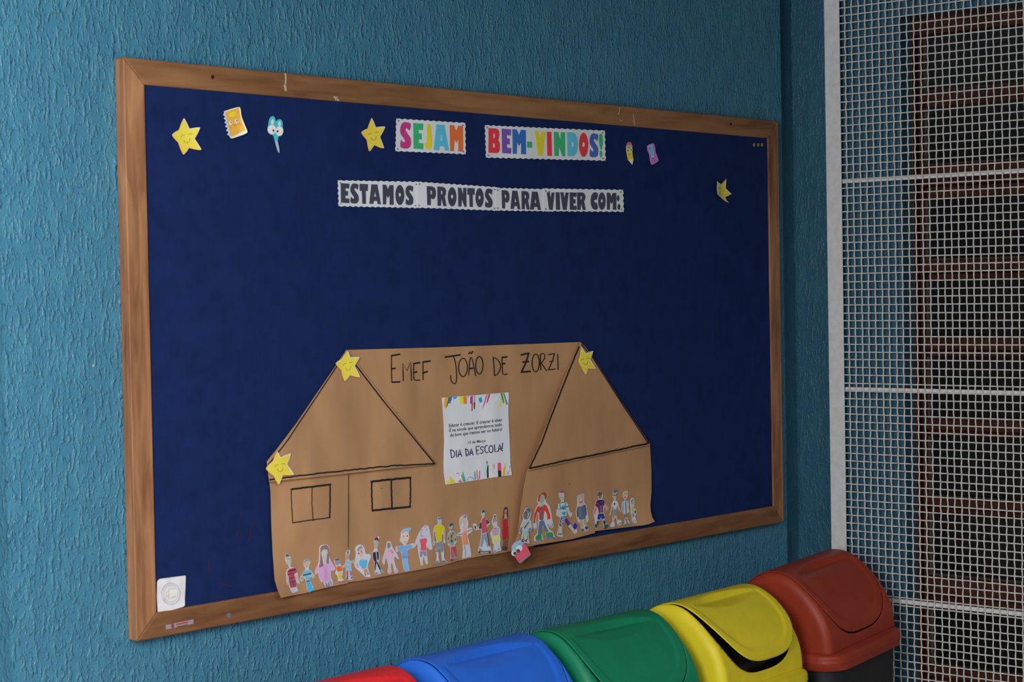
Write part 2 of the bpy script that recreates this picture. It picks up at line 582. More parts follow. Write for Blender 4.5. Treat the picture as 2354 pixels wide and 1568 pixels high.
G = {
 'E': [[(0, 0), (1, .01), (.96, .26), (.55, .25), (.55, .39), (.85, .39), (.84, .63), (.55, .62), (.55, .76), (1, .77), (.99, 1), (0.04, .99)]],
 'S': [[(.99, .06), (.87, .34), (.70, .25), (.55, .22), (.49, .28), (.52, .33), (.70, .43), (.93, .58), (1, .70), (.96, .88), (.76, .98), (.47, 1), (.17, .98), (0, .93), (.09, .64), (.23, .73), (.38, .77), (.45, .72), (.41, .65), (.12, .5), (.01, .38), (.03, .22), (.15, .07), (.35, 0), (.64, 0), (.87, .03)]],
 'J': [[(.26, 0), (.88, 0), (1, .81), (.92, .93), (.74, .99), (.5, 1), (.21, .95), (0, .83), (.03, .76), (.27, .77), (.34, .7)]],
 'A': [[(.18, 0), (.70, 0), (1, 1), (.72, 1), (.66, .84), (.40, .84), (.35, 1), (0, 1)], [(.50, .38), (.57, .62), (.42, .62)]],
 'M': [[(0, 0), (.33, 0), (.48, .22), (.62, .01), (.98, .01), (1, 1), (.63, 1), (.64, .53), (.48, .68), (.36, .53), (.32, 1), (.03, 1)]],
 'B': [[(0, 0), (.65, 0), (.85, .04), (.94, .12), (.95, .3), (.87, .47), (1, .6), (1, .85), (.92, .95), (.75, 1), (0, 1)], [(.42, .2), (.52, .22), (.57, .29), (.53, .38), (.42, .41)], [(.40, .60), (.53, .62), (.57, .71), (.52, .78), (.40, .79)]],
 'V': [[(0, 0), (.37, 0), (.52, .3), (.62, .01), (1, .01), (.76, 1), (.30, 1)]],
 'I': [[(0, 0), (.88, 0), (1, 1), (.10, 1)]],
 'N': [[(0, 0), (.38, 0), (.58, .34), (.6, 0), (.98, 0), (1, 1), (.74, 1), (.46, .62), (.42, 1), (.04, 1)]],
 'D': [[(0, 0), (.55, 0), (.78, .06), (.93, .2), (1, .45), (.97, .7), (.85, .88), (.65, .98), (.5, 1), (.05, 1)], [(.42, .37), (.54, .40), (.60, .50), (.55, .60), (.42, .64)]],
 'O': [ell(.5, .5, .5, .5, 26), ell(.49, .49, .13, .10, 12)],
 '!': [[(.25, .02), (.5, 0), (.8, .06), (1, .3), (.85, .5), (.62, .68), (.45, .68), (.15, .5), (0, .28), (.05, .1)]],
 '-': [[(0, 0), (1, 0), (1, 1), (0, 1)]],
 'T': [[(0, 0), (1, 0), (.97, .35), (.73, .34), (.76, 1), (.32, 1), (.25, .36), (0, .36)]],
 'P': [[(0, 0), (.55, 0), (.85, .06), (1, .22), (1, .48), (.85, .64), (.66, .68), (.46, .62), (.45, 1), (.06, 1)], [(.42, .22), (.55, .24), (.58, .33), (.54, .41), (.42, .44)]],
 'R': [[(0, 0), (.6, 0), (.85, .07), (.95, .2), (.93, .36), (.80, .5), (1, 1), (.65, 1), (.45, .62), (.40, 1), (.03, 1)], [(.40, .2), (.52, .22), (.56, .29), (.52, .38), (.40, .42)]],
 'C': [[(1, .10), (.84, .44), (.68, .42), (.55, .43), (.47, .5), (.55, .58), (.72, .60), (.84, .58), (1, .88), (.86, .98), (.65, 1), (.35, .97), (.12, .82), (0, .55), (.04, .28), (.2, .1), (.45, .0), (.7, .0), (.9, .04)]],
}


def glyph(ch, x0, x1, y0, y1, org, shear=.05):
    ox, oy, s = org
    out = []
    xc = (x0 + x1) / 2
    def fx(p):
        X = x0 + (x1 - x0) * p[0]; Y = y0 + (y1 - y0) * p[1] + (X - xc) * shear
        return (ox + X / s, oy + Y / s)
    if ch == ':':
        hh = 1.0
        return [[[fx(p) for p in ell(.4, .2, .36, .21, 16)]], [[fx(p) for p in ell(.62, .80, .36, .20, 16)]]]
    L = [[fx(p) for p in lp] for lp in G[ch]]
    if ch in 'SCJ': L = [chaikin(l, 1) for l in L]
    res = [L]
    if ch == '!': res.append([[fx(p) for p in ell(.5, .85, .3, .15, 16)]])
    return res


def scallop(c, wl=13.0, amp=1.9, seed=0):
    """Outline with hand-cut scalloped edges; c = four corners clockwise from top left."""
    rnd = random.Random(seed); out = []
    for i in range(4):
        a, b = c[i], c[(i + 1) % 4]
        L = math.hypot(b[0] - a[0], b[1] - a[1]); n = max(2, round(L / wl))
        dx, dy = (b[0] - a[0]) / L, (b[1] - a[1]) / L; nx, ny = dy, -dx
        for k in range(n):
            am = amp * rnd.uniform(.75, 1.2)
            for j in range(6):
                t = (k + j / 6) / n
                off = am * (.5 - .5 * math.cos(2 * math.pi * j / 6)) - am * .35
                if k == 0 and j == 0: off = am * .6
                out.append((a[0] + dx * L * t + nx * off, a[1] + dy * L * t + ny * off))
    return out


OB = (760, 250, 6.533); OC = (1090, 250, 6.533)
COLS = dict(mg=(164, 52, 112), gr=(46, 150, 98), ye=(198, 178, 38), lb=(76, 162, 210), og=(190, 92, 44), rd=(190, 52, 62), pu=(104, 70, 148), bl=(44, 92, 158), b2=(62, 84, 158), dk=(62, 66, 82))


def banner(name, corners, org, letters, label, seed, group=None, dk=False, base=CL + .0022, shear=.05):
    cs = P(org[0], org[1], org[2], corners)
    dep = lambda x, y: base + .0006 * math.sin(x / 17.0) + .0004 * math.sin(y / 9.0 + x / 40.0)
    o = sheet('paper_banner', scallop(cs, seed=seed), dep, PAPER, None, step=6, thick=.0004, label=label, cat='banner', group=group)
    for t in letters:
        ch, x0, x1, y0, y1, cn = t
        gl = glyph(ch, x0, x1, y0, y1, org, shear)
        V, F = [], []
        for L in gl:
            v2, f2 = tri(L, 6)
            n = len(V); V += [at(x, y, Y=FRONT - dep(x, y) - .0006) for x, y in v2]; F += [tuple(i + n for i in q) for q in f2]
        kk = 1.75 if not dk else 1.35
        mk('letter', V, F, mat('letter_' + cn, COLS[cn], .6, kk, .3, var=.06, scale=60), o)
    # small pins holding the strip
    pins = [(cs[0][0] + 5, cs[0][1] + 5), (cs[1][0] - 5, cs[1][1] + 5), (cs[2][0] - 5, cs[2][1] - 5), (cs[3][0] + 5, cs[3][1] - 5)]
    for px, py in pins:
        sheet('pin', ell(px, py, 1.3, 1.5, 8), base + .0016, mat('steel_pin', (110, 112, 116), .4, 1, .6), o, thick=.0012)
    return o


banner('a', [(990, 150), (2020, 215), (2028, 680), (978, 635)], OB,
       [('S', 1040, 1212, 200, 602, 'mg'), ('E', 1240, 1393, 218, 607, 'gr'), ('J', 1405, 1522, 230, 612, 'ye'), ('A', 1548, 1780, 240, 625, 'lb'), ('M', 1788, 1992, 250, 640, 'og')],
       'white scalloped banner reading SEJAM in coloured letters', 1, 'paper banners on the board')
banner('b', [(165, 250), (1962, 330), (1972, 778), (182, 732)], OC,
       [('B', 215, 387, 295, 665, 'rd'), ('E', 413, 557, 303, 672, 'pu'), ('M', 573, 780, 312, 680, 'bl'), ('-', 795, 870, 495, 585, 'gr'), ('V', 910, 1068, 340, 704, 'ye'), ('I', 1090, 1170, 347, 708, 'rd'),
        ('N', 1197, 1368, 352, 712, 'gr'), ('D', 1395, 1557, 358, 714, 'lb'), ('O', 1573, 1714, 360, 725, 'rd'), ('S', 1730, 1868, 370, 730, 'b2'), ('!', 1872, 1937, 373, 733, 'gr')],
       'white scalloped banner reading BEM-VINDOS! in coloured letters', 2, 'paper banners on the board')
GR2 = 'paper banners on the board'
banner('c', [(112, 1078), (1322, 1100), (1312, 1488), (125, 1462)], OB,
       [('E', 150, 283, 1120, 1415, 'dk'), ('S', 293, 425, 1122, 1425, 'dk'), ('T', 435, 563, 1130, 1428, 'dk'), ('A', 580, 757, 1137, 1432, 'dk'), ('M', 780, 948, 1143, 1440, 'dk'), ('O', 973, 1107, 1145, 1447, 'dk'), ('S', 1122, 1245, 1153, 1450, 'dk')],
       'white strip reading ESTAMOS in dark grey letters', 3, GR2, True)
banner('d', [(1305, 1098), (2500, 1180), (2500, 1528), (1300, 1484)], OB,
       [('P', 1443, 1582, 1165, 1450, 'dk'), ('R', 1602, 1742, 1172, 1460, 'dk'), ('O', 1760, 1890, 1177, 1468, 'dk'), ('N', 1912, 2042, 1187, 1470, 'dk'), ('T', 2053, 2165, 1193, 1475, 'dk'), ('O', 2175, 2300, 1193, 1480, 'dk'), ('S', 2316, 2434, 1200, 1487, 'dk')],
       'white strip reading PRONTOS in dark grey letters', 4, GR2, True, CL + .0032)
banner('e', [(325, 1190), (1165, 1212), (1165, 1540), (325, 1526)], OC,
       [('P', 412, 530, 1225, 1500, 'dk'), ('A', 545, 695, 1232, 1508, 'dk'), ('R', 710, 835, 1238, 1512, 'dk'), ('A', 838, 1003, 1246, 1517, 'dk')],
       'white strip reading PARA in dark grey letters', 5, GR2, True, CL + .0042)
banner('f', [(1045, 1200), (2236, 1220), (2246, 1546), (1045, 1538)], OC,
       [('V', 1090, 1208, 1255, 1518, 'dk'), ('I', 1222, 1292, 1255, 1518, 'dk'), ('V', 1293, 1420, 1255, 1520, 'dk'), ('E', 1433, 1540, 1257, 1520, 'dk'), ('R', 1545, 1678, 1257, 1520, 'dk'),
        ('C', 1748, 1862, 1255, 1518, 'dk'), ('O', 1862, 1975, 1255, 1520, 'dk'), ('M', 1990, 2137, 1262, 1516, 'dk'), (':', 2137, 2198, 1300, 1518, 'dk')],
       'white strip reading VIVER COM: in dark grey letters', 6, GR2, True, CL + .0052, .01)

#PART2
# ------------------------------------------------------------------ kraft paper house
def sm(a, b, x):
    t = max(0.0, min(1.0, (x - a) / (b - a))); return t * t * (3 - 2 * t)


def wave(x, y):
    return .0030 * noise.noise(Vector((x / 60.0, y / 150.0, 0))) + .0010 * noise.noise(Vector((x / 22.0, y / 90.0, 5)))


def K(x, y):
    """Depth of the brown paper in front of the frame face."""
    d = -.0022 + .0068 * sm(1000, 1230, y) + wave(x, y)
    d += .012 * sm(690, 630, x) * sm(1280, 1375, y)
    return d


def KC(x, y):      # middle sheet sinks behind the right-hand pieces
    edge = 1213 + (1081 - y) * .40 if y < 1081 else 1213 - (y - 1081) * .16
    return max(CL + .0012, K(x, y) - .0048 * sm(edge - 55, edge + 8, x) * sm(880, 1010, y))


def KR(x, y):      # right-hand pieces stand off the board along their left edge
    edge = 1213 + (1081 - y) * .405 if y < 1081 else 1213 - (y - 1081) * .16
    lift = (1 - sm(edge - 10, edge + 190, x))
    fl = .008 * sm(1440, 1510, x) * sm(1120, 1200, y)
    return K(x, y) * .6 + .0022 + .021 * lift * sm(800, 1000, y) + fl - .0006 * sm(1440, 1490, x)


KL = lambda x, y: K(x, y) + .0022
KL2 = lambda x, y: K(x, y) + .0016 - .0004
roofL = lambda x, y: K(x, y) + .0030 + .0065 * sm(960, 1100, y) * (1 - .25 * sm(900, 1000, x))
roofR = lambda x, y: KR(x, y) + .0012 + .005 * sm(930, 1070, y)
house = empty('paper_house', at(1060, 1250, Y=FRONT), label='large brown kraft paper school house with marker lettering pinned low on the board', cat='paper house')
TH = .0004
ST = 11
sheet('middle_sheet', [[(797, 804.5), (1000, 799), (1334, 786.5), (1336, 792), (1300, 880), (1268, 960), (1250, 1060), (1240, 1180), (1225, 1262), (1176, 1267), (1143, 1274), (1112, 1277.5), (1050, 1290), (1020, 1300), (960, 1311), (880, 1326), (825, 1336), (776, 1340), (750, 1230), (740, 1000), (700, 980)]], KC, KRAFT, house, step=ST, thick=TH)
sheet('wall_sheet', [[(784, 1075), (1000, 1060), (998, 1190), (999, 1302), (960, 1309.5), (880, 1325), (822, 1335), (797, 1340), (782, 1341), (782, 1240)]], lambda x, y: K(x, y) + .0004, KRAFT, house, step=ST, thick=TH)
sheet('wall_sheet', [[(617, 1085), (800, 1075), (799.5, 1341), (750, 1351), (700, 1364), (646, 1374.5), (637, 1352), (631.5, 1332), (627, 1270), (624, 1206), (622, 1130)]], KL, KRAFT, house, step=ST, thick=TH)
sheet('roof_sheet', [[(797, 803.5), (826, 842), (930, 975), (1001, 1068), (900, 1077), (780, 1091), (619, 1108), (617, 1092), (613.5, 1061), (640, 1028), (680, 975), (760, 858)]], roofL, KRAFT, house, step=ST, thick=TH)
sheet('wall_sheet', [[(1300, 1040), (1494, 1018), (1497.5, 1080), (1497.7, 1131), (1495, 1160), (1496, 1176), (1500, 1190.5), (1505.3, 1199), (1492, 1205), (1480, 1207.5), (1368.5, 1221), (1330, 1226), (1290, 1200)]], lambda x, y: KR(x, y) - .0006, KRAFT, house, step=ST, thick=TH)
sheet('wall_sheet', [[(1213, 1078), (1354, 1045), (1360, 1120), (1367.7, 1225.3), (1313, 1240), (1213, 1256), (1188, 1258), (1185, 1243), (1191, 1224.5), (1196, 1175), (1204.6, 1119)]], KR, KRAFT, house, step=ST, thick=TH)
sheet('roof_sheet', [[(1334, 786), (1345, 797), (1366, 824), (1430, 925), (1494, 1021), (1494, 1023.5), (1350, 1053), (1213, 1082.5), (1240, 1020), (1270, 940), (1300, 860)]], roofR, KRAFT, house, step=ST, thick=TH)
e_ = .0007
oH = lambda pts: P(880, 780, 4.708, pts)


def wob(pts, a=.5, n=7, seed=1):
    r = random.Random(seed); out = []
    for i in range(len(pts) - 1):
        for k in range(n):
            t = k / n
            out.append((pts[i][0] + (pts[i + 1][0] - pts[i][0]) * t + r.uniform(-a, a) * .5, pts[i][1] + (pts[i + 1][1] - pts[i][1]) * t + r.uniform(-a, a) * .5))
    out.append(pts[-1]); return out


cm = lambda x, y: KC(x, y) + e_ + .0003
# roof outlines
strokes('marker_line', [(wob([(794, 812), (765, 856), (700, 954), (660, 1014), (617, 1068)], .5), 2.4), (wob([(817, 838), (880, 920), (999, 1066)], .3, 12), 2.8),
                        (wob([(620, 1103), (700, 1092), (800, 1081), (900, 1071), (1000, 1066)], 1.4, 14, 3), 3.2)], 2.4, lambda x, y: roofL(x, y) + e_ + .0003, MARKER, house)
strokes('marker_line', [(wob([(1331, 797), (1302, 868), (1270, 950), (1245, 1018), (1217, 1077)], .6, 10, 5), 3.2), (wob([(1337, 792), (1364, 824), (1430, 928), (1489, 1017)], .4, 10, 6), 2.6),
                        (wob([(1219, 1077), (1300, 1059), (1370, 1045), (1440, 1030), (1491, 1019)], 1.5, 12, 7), 3.9)], 2.6, lambda x, y: roofR(x, y) + e_ + .0003, MARKER, house)
strokes('fold_shade_line', [(wob([(801.2, 1092), (801.5, 1170), (800.5, 1257)], .2, 30), 1.6)], 1, lambda x, y: K(x, y) + .0034, mat('fold_shade_brown', (96, 66, 44), .8, 1.2), house)  # brown stroke paints in the shadow along the overlapping sheet's edge
F6 = lambda pts: P(600, 1000, 4.126, pts)
strokes('window_drawing', [(wob(F6([(288, 520), (288, 600), (300, 835)]), .4), 2.0), (wob(F6([(288, 515), (480, 492), (662, 470)]), .8), 4.2), (wob(F6([(655, 480), (655, 640), (652, 785)]), .6), 3.2),
                           (wob(F6([(300, 833), (480, 806), (652, 785)]), .6), 2.4), (wob(F6([(485, 500), (482, 640), (495, 815)]), .4), 1.9)], 3, lambda x, y: KL(x, y) + .0006, MARKER, house)
strokes('window_drawing', [(wob(F6([(1050, 440), (1050, 560), (1058, 718)]), .8), 3.2), (wob(F6([(1045, 443), (1230, 422), (1420, 405)]), 1.2), 4.6), (wob(F6([(1416, 405), (1418, 540), (1415, 688)]), .9), 3.0),
                           (wob(F6([(1056, 717), (1240, 698), (1418, 682)]), 1.1), 4.4), (wob(F6([(1235, 425), (1238, 560), (1244, 700)]), .9), 3.4)], 3, lambda x, y: K(x, y) + .0014, MARKER, house)
# marker lettering
W1, W2 = 2.2, 3.5
def arc(cx, cy, rx, ry, a0=-90, a1=270, n=18):
    return [(cx + rx * math.cos(math.radians(a0 + (a1 - a0) * i / n)), cy + ry * math.sin(math.radians(a0 + (a1 - a0) * i / n))) for i in range(n + 1)]
LET = [
 [([(92, 178), (185, 162)], W2), ([(95, 175), (93, 320), (98, 465)], W1), ([(95, 320), (135, 315)], W2), ([(98, 465), (185, 461)], W2)],
 [([(222, 450), (219, 350), (215, 262), (262, 338), (302, 243), (306, 340), (310, 447)], W1)],
 [([(333, 264), (400, 252)], W2), ([(335, 266), (333, 380), (338, 438), (360, 446), (403, 440)], W1), ([(338, 360), (368, 352)], W2)],
 [([(433, 247), (514, 235)], W2), ([(435, 250), (436, 440)], W1), ([(433, 365), (484, 348)], W2)],
 [([(675, 193), (750, 182), (838, 168)], W2), ([(762, 182), (785, 240), (796, 330), (800, 420), (792, 470), (776, 484), (752, 468), (735, 430), (735, 393)], W1)],
 [(arc(868, 305, 48, 100), W1)],
 [([(930, 158), (942, 137), (955, 158), (972, 132)], W2), ([(930, 387), (938, 260), (948, 196), (962, 198), (985, 290), (1006, 396)], W1), ([(933, 322), (975, 312)], W2)],
 [(arc(1045, 281, 40, 95), W1)],
 [([(1195, 195), (1204, 300), (1208, 392)], W1), ([(1193, 196), (1235, 212), (1268, 255), (1276, 300), (1262, 350), (1235, 382), (1207, 392)], W1)],
 [([(1288, 197), (1345, 190)], W2), ([(1290, 195), (1292, 300), (1298, 375), (1318, 383), (1350, 375)], W1), ([(1292, 268), (1322, 262)], W2)],
 [([(1498, 170), (1540, 158), (1582, 152)], W2 + .4), ([(1578, 156), (1550, 250), (1500, 356)], W2), ([(1498, 356), (1596, 347)], W2 + .4), ([(1515, 248), (1578, 240)], W2 + .2)],
 [(arc(1655, 256, 39, 97), W1)],
 [([(1707, 170), (1706, 250), (1710, 332)], W1), ([(1700, 168), (1728, 152), (1752, 165), (1752, 205), (1732, 240), (1712, 252), (1745, 300), (1772, 342)], W1)],
 [([(1790, 166), (1860, 155)], W1), ([(1858, 157), (1838, 230), (1792, 332)], W1), ([(1792, 331), (1868, 322)], W1), ([(1806, 243), (1845, 236)], W1)],
 [([(1893, 163), (1897, 328)], W1)],
]
for lt in LET:
    strokes('letter', [(oH(a), b) for a, b in lt], 2, cm, MARKER, house)
# pins / specks on the kraft
for x, y in ((1309, 1112), (877, 1122), (912, 948)):
    sheet('pin', ell(x, y, 1.3, 1.6, 8), (lambda a, b: (KR if a > 1213 else KL)(a, b) + .002), mat('steel_pin', (110, 112, 116), .4, 1, .6), house)

# ------------------------------------------------------------------ printed notice on the house
g7 = lambda pts: P(990, 880, 6.272, pts)
pd = lambda x, y: KC(x, y) + .0022 + .0005 * noise.noise(Vector((x / 14., y / 60., 3))) + .0015 * sm(1160, 1185, x) * sm(1060, 1100, y)
notice = sheet('printed_notice', g7([(160, 215), (400, 197), (640, 180), (900, 155), (1128, 138), (1127, 230), (1121, 330), (1121, 430), (1128, 600), (1138, 800), (1146, 1000), (1150, 1150), (1160, 1250), (1173, 1333), (1000, 1352), (700, 1400), (400, 1445), (215, 1474), (203, 1400), (190, 1300), (185, 1150), (190, 1000), (195, 850), (188, 600), (175, 400)]),
               pd, PAPER, None, step=6, thick=.0003, label='white printed notice about DIA DA ESCOLA glued to the middle of the paper house', cat='poster')
pi_ = lambda x, y: pd(x, y) + .0006
GFX = [
 ('pencil', (222, 146, 48), [(205, 212), (262, 208), (235, 340), (215, 380), (188, 332)]), ('pencil', (84, 50, 44), [(262, 208), (276, 208), (238, 345), (228, 340)]),
 ('pencil', (40, 108, 178), [(278, 208), (312, 205), (282, 300), (255, 295)]), ('square', (40, 130, 208), [(325, 206), (380, 202), (365, 230), (328, 232)]),
 ('highlighter', (188, 192, 44), [(415, 200), (465, 197), (470, 300), (430, 315)]), ('highlighter', (230, 112, 40), [(470, 197), (520, 194), (522, 300), (480, 308)]),
 ('heart', (232, 90, 90), [(528, 196), (550, 191), (541, 215)]), ('pen', (120, 44, 130), [(573, 205), (590, 190), (588, 300), (570, 305)]), ('pen', (205, 60, 110), [(590, 188), (612, 186), (606, 400), (596, 414), (587, 400)]),
 ('brush', (110, 112, 128), [(628, 185), (639, 184), (638, 285), (628, 285)]), ('brush', (24, 24, 30), [(621, 285), (641, 285), (636, 385), (625, 378)]), ('square', (30, 130, 205), [(690, 224), (733, 205), (745, 275), (706, 288)]),
 ('pencil', (220, 80, 140), [(800, 170), (822, 168), (778, 318), (748, 386), (757, 325)]), ('pencil', (150, 50, 90), [(836, 165), (860, 163), (818, 290), (805, 285)]), ('ribbon', (232, 200, 208), [(900, 250), (945, 200), (985, 168), (1003, 180), (965, 250), (900, 310)]),
 ('pencil', (50, 110, 60), [(1008, 150), (1030, 148), (1058, 285), (1045, 296)]), ('pencil', (222, 190, 40), [(1031, 148), (1046, 147), (1087, 300), (1068, 312)]), ('pencil', (30, 96, 190), [(1048, 147), (1060, 148), (1112, 315), (1096, 318)]),
 ('clip', (212, 184, 60), [(988, 280), (1017, 274), (1010, 342), (984, 346)]),
 ('set_square', (224, 168, 60), [(268, 1340), (372, 1446), (285, 1458)]), ('set_square', (226, 180, 60), [(217, 1470), (285, 1457), (270, 1420), (240, 1400)]), ('heart', (214, 70, 120), [(400, 1437), (412, 1405), (430, 1393), (447, 1430)]),
 ('pen', (80, 160, 60), [(440, 1330), (456, 1318), (492, 1425), (465, 1428)]), ('pen', (50, 130, 205), [(458, 1288), (468, 1284), (508, 1424), (488, 1427)]), ('sharpener', (214, 90, 130), [(372, 1300), (410, 1296), (409, 1312), (373, 1316)]),
 ('pen', (50, 140, 200), [(628, 1290), (637, 1276), (645, 1290), (650, 1390), (630, 1400)]), ('pencil', (214, 110, 70), [(660, 1258), (672, 1262), (684, 1395), (665, 1398)]), ('pencil', (160, 50, 110), [(702, 1264), (713, 1270), (708, 1390), (696, 1393)]),
 ('pen', (130, 196, 190), [(786, 1190), (798, 1190), (801, 1340), (791, 1342)]), ('brush', (30, 32, 36), [(808, 1130), (819, 1130), (819, 1175), (810, 1176)]), ('brush', (26, 28, 32), [(820, 1185), (832, 1188), (836, 1370), (815, 1372), (810, 1270)]),
 ('ruler', (206, 220, 200), [(834, 1240), (944, 1352), (838, 1364)]), ('marker_cap', (222, 70, 96), [(966, 1156), (1014, 1152), (1017, 1265), (967, 1268)]), ('marker_body', (34, 26, 30), [(969, 1268), (1017, 1265), (1020, 1350), (977, 1357)]),
 ('pencil', (232, 156, 50), [(1046, 1220), (1060, 1226), (1076, 1148), (1080, 1165), (1070, 1345), (1038, 1350)]), ('dab', (40, 140, 120), [(1130, 1217), (1152, 1193), (1141, 1227)]), ('pencil', (226, 110, 130), [(1100, 1318), (1112, 1285), (1130, 1258), (1120, 1330)]),
]
for i, (nm, c, pts) in enumerate(GFX):
    sheet('printed_' + nm, g7(pts), (lambda x, y, k=i: pi_(x, y) + .00003 * (k % 5)), ink(c, 1.7), notice)
strokes('printed_protractor', [g7([(525, 1412), (540, 1372), (572, 1355), (605, 1372), (622, 1400)])], 1.2, pi_, ink((110, 116, 130)), notice)
strokes('printed_pencil', [(g7([(720, 1280), (745, 1382)]), 1), (g7([(755, 1230), (780, 1372)]), 1), (g7([(520, 1310), (528, 1350)]), 1.4)], 1, pi_, ink((170, 172, 182)), notice)
strokes('printed_clip', [g7([(897, 1175), (920, 1170), (924, 1235), (902, 1238), (897, 1175)]), g7([(905, 1205), (922, 1203)])], 1.2, pi_, ink((208, 110, 130)), notice)
INK = ink((58, 58, 74), 1.2)


def printed(txt, p0, p1, h, dep, m, parent, org, bold=.004):
    """Line of print between two baseline points (crop pixels); h = capital height."""
    c = bpy.data.curves.new('print', 'FONT'); c.body = txt; c.size = 1; c.offset = bold; c.resolution_u = 2
    o = bpy.data.objects.new('print', c); COL.objects.link(o)
    me = bpy.data.meshes.new_from_object(o)
    xs = [v.co.x for v in me.vertices]; x0, x1 = min(xs), max(xs)
    (ax, ay), (bx, by) = p0, p1
    V = []
    for v in me.vertices:
        t = (v.co.x - x0) / (x1 - x0)
        X = ax + (bx - ax) * t; Y = ay + (by - ay) * t - v.co.y / .73 * h
        X, Y = org[0] + X / org[2], org[1] + Y / org[2]
        V.append(at(X, Y, Y=FRONT - dep(X, Y)))
    F = [tuple(p.vertices) for p in me.polygons]
    bpy.data.objects.remove(o); bpy.data.curves.remove(c); bpy.data.meshes.remove(me)
    return mk('printed_line', V, F, m, parent)


OG = (990, 880, 6.272)
printed('Educar é crescer. E crescer é viver.', (264, 641), (1040, 555), 50, pi_, INK, notice, OG, .012)
printed('É na escola que aprendemos tudo', (270, 709), (1028, 622), 48, pi_, INK, notice, OG, .012)
printed('de bom que iremos ser no futuro!', (281, 779), (1033, 690), 50, pi_, INK, notice, OG, .012)
printed('15 de Março', (541, 883), (795, 852), 42, pi_, INK, notice, OG, .008)
NAVY = ink((34, 44, 88), 1.2)
DIA = [[[(288, 966), (295, 1030), (302, 1080)], [(283, 968), (315, 972), (342, 1000), (350, 1035), (335, 1068), (302, 1081)]], [[(371, 975), (376, 1073)]], [[(398, 1066), (407, 1010), (417, 963), (432, 1015), (449, 1062)], [(405, 1036), (436, 1030)]],
       [[(503, 953), (515, 1056)], [(499, 953), (532, 965), (549, 1003), (540, 1038), (515, 1056)]], [[(563, 1046), (574, 990), (585, 948), (598, 995), (611, 1042)], [(571, 1019), (602, 1012)]],
       [[(706, 913), (653, 922), (660, 980), (666, 1031), (694, 1026)], [(658, 977), (692, 970)]], [[(766, 932), (742, 921), (720, 932), (720, 955), (748, 973), (756, 998), (737, 1020), (711, 1014)]],
       [[(822, 906), (798, 903), (782, 930), (781, 975), (798, 1010), (830, 1002)]], [arc(870, 957, 29, 51)], [[(920, 893), (928, 997), (969, 988)]], [[(976, 988), (985, 930), (995, 888), (1010, 930), (1022, 975)], [(982, 958), (1014, 950)]], [[(1039, 868), (1035, 910), (1031, 952)]]]
for q in DIA:
    strokes('printed_letter', [(g7(a), 2.1) for a in q], 2, pi_, NAVY, notice)
sheet('printed_letter', ell(990 + 1034 / 6.272, 880 + 978 / 6.272, 1.5, 1.7, 10), pi_, NAVY, notice)

# ------------------------------------------------------------------ stars
YEL = mat('star_yellow', (214, 186, 66), .6, 1.6, .3, c2=(222, 174, 60), scale=12)
STARW = mat('star_white_edge', (214, 196, 186), .7, 1.5, .2)
STARE = mat('star_orange_edge', (206, 128, 62), .7, 1.5, .2)
GREYL = mat('pencil_grey', (120, 104, 60), .8, 1.2, .1)


def star(org, tips, inn, label, base, bulge=.003, fold=None):
    """Five-point star: tips and inner corners listed clockwise from the top tip."""
    ox, oy, s = org
    T = [(ox + x / s, oy + y / s) for x, y in tips]; I = [(ox + x / s, oy + y / s) for x, y in inn]
    cx = sum(p[0] for p in I) / 5; cy = sum(p[1] for p in I) / 5
    R = max(math.hypot(p[0] - cx, p[1] - cy) for p in T)
    def outline(k, sx=0, sy=0):
        pts = []
        for i in range(5):
            t, n, pr = T[i], I[i], I[i - 1]
            a = (t[0] + (pr[0] - t[0]) * .07, t[1] + (pr[1] - t[1]) * .07); b = (t[0] + (n[0] - t[0]) * .07, t[1] + (n[1] - t[1]) * .07)
            m1 = ((t[0] + pr[0]) / 2, (t[1] + pr[1]) / 2); m2 = ((t[0] + n[0]) / 2, (t[1] + n[1]) / 2)
            o1 = ((m1[0] - cx) * .035, (m1[1] - cy) * .035); o2 = ((m2[0] - cx) * .035, (m2[1] - cy) * .035)
            pts += [(m1[0] + o1[0], m1[1] + o1[1]), a, b, (m2[0] + o2[0], m2[1] + o2[1]), n]
        return [(cx + (x - cx) * k + sx, cy + (y - cy) * k + sy) for x, y in pts]
    def dep(x, y):
        r = math.hypot(x - cx, y - cy) / R
        d = (base(x, y) if callable(base) else base) + bulge * r * r
        if fold: d += fold(x, y)
        return d
    o = sheet('paper_star', outline(1.0), dep, STARW, None, step=7, thick=.0005, label=label, cat='paper star', group='smiling paper stars')
    sheet('orange_rim', outline(.965, -R * .040, R * .036), lambda x, y: dep(x, y) + .0003, STARE, o, step=9)
    sheet('yellow_face', outline(.945, -R * .034, R * .026), lambda x, y: dep(x, y) + .0006, YEL, o, step=9)
    u = R / 40.0
    dd = lambda x, y: dep(x, y) + .0010
    strokes('drawn_eye', [[(cx - 11 * u, cy - 1 * u), (cx - 7 * u, cy - 4.5 * u), (cx - 3 * u, cy - 5 * u)]], .9, dd, GREYL, o)
    strokes('drawn_eye', [[(cx + 4 * u, cy - 6 * u), (cx + 8 * u, cy - 7.5 * u), (cx + 12 * u, cy - 6.5 * u)]], .9, dd, GREYL, o)
    strokes('drawn_smile', [[(cx - 5 * u, cy + 5 * u), (cx - 2.5 * u, cy + 9.5 * u), (cx + 2 * u, cy + 11 * u), (cx + 6 * u, cy + 8 * u), (cx + 7.5 * u, cy + 2 * u)]], .9, dd, GREYL, o)
    return o


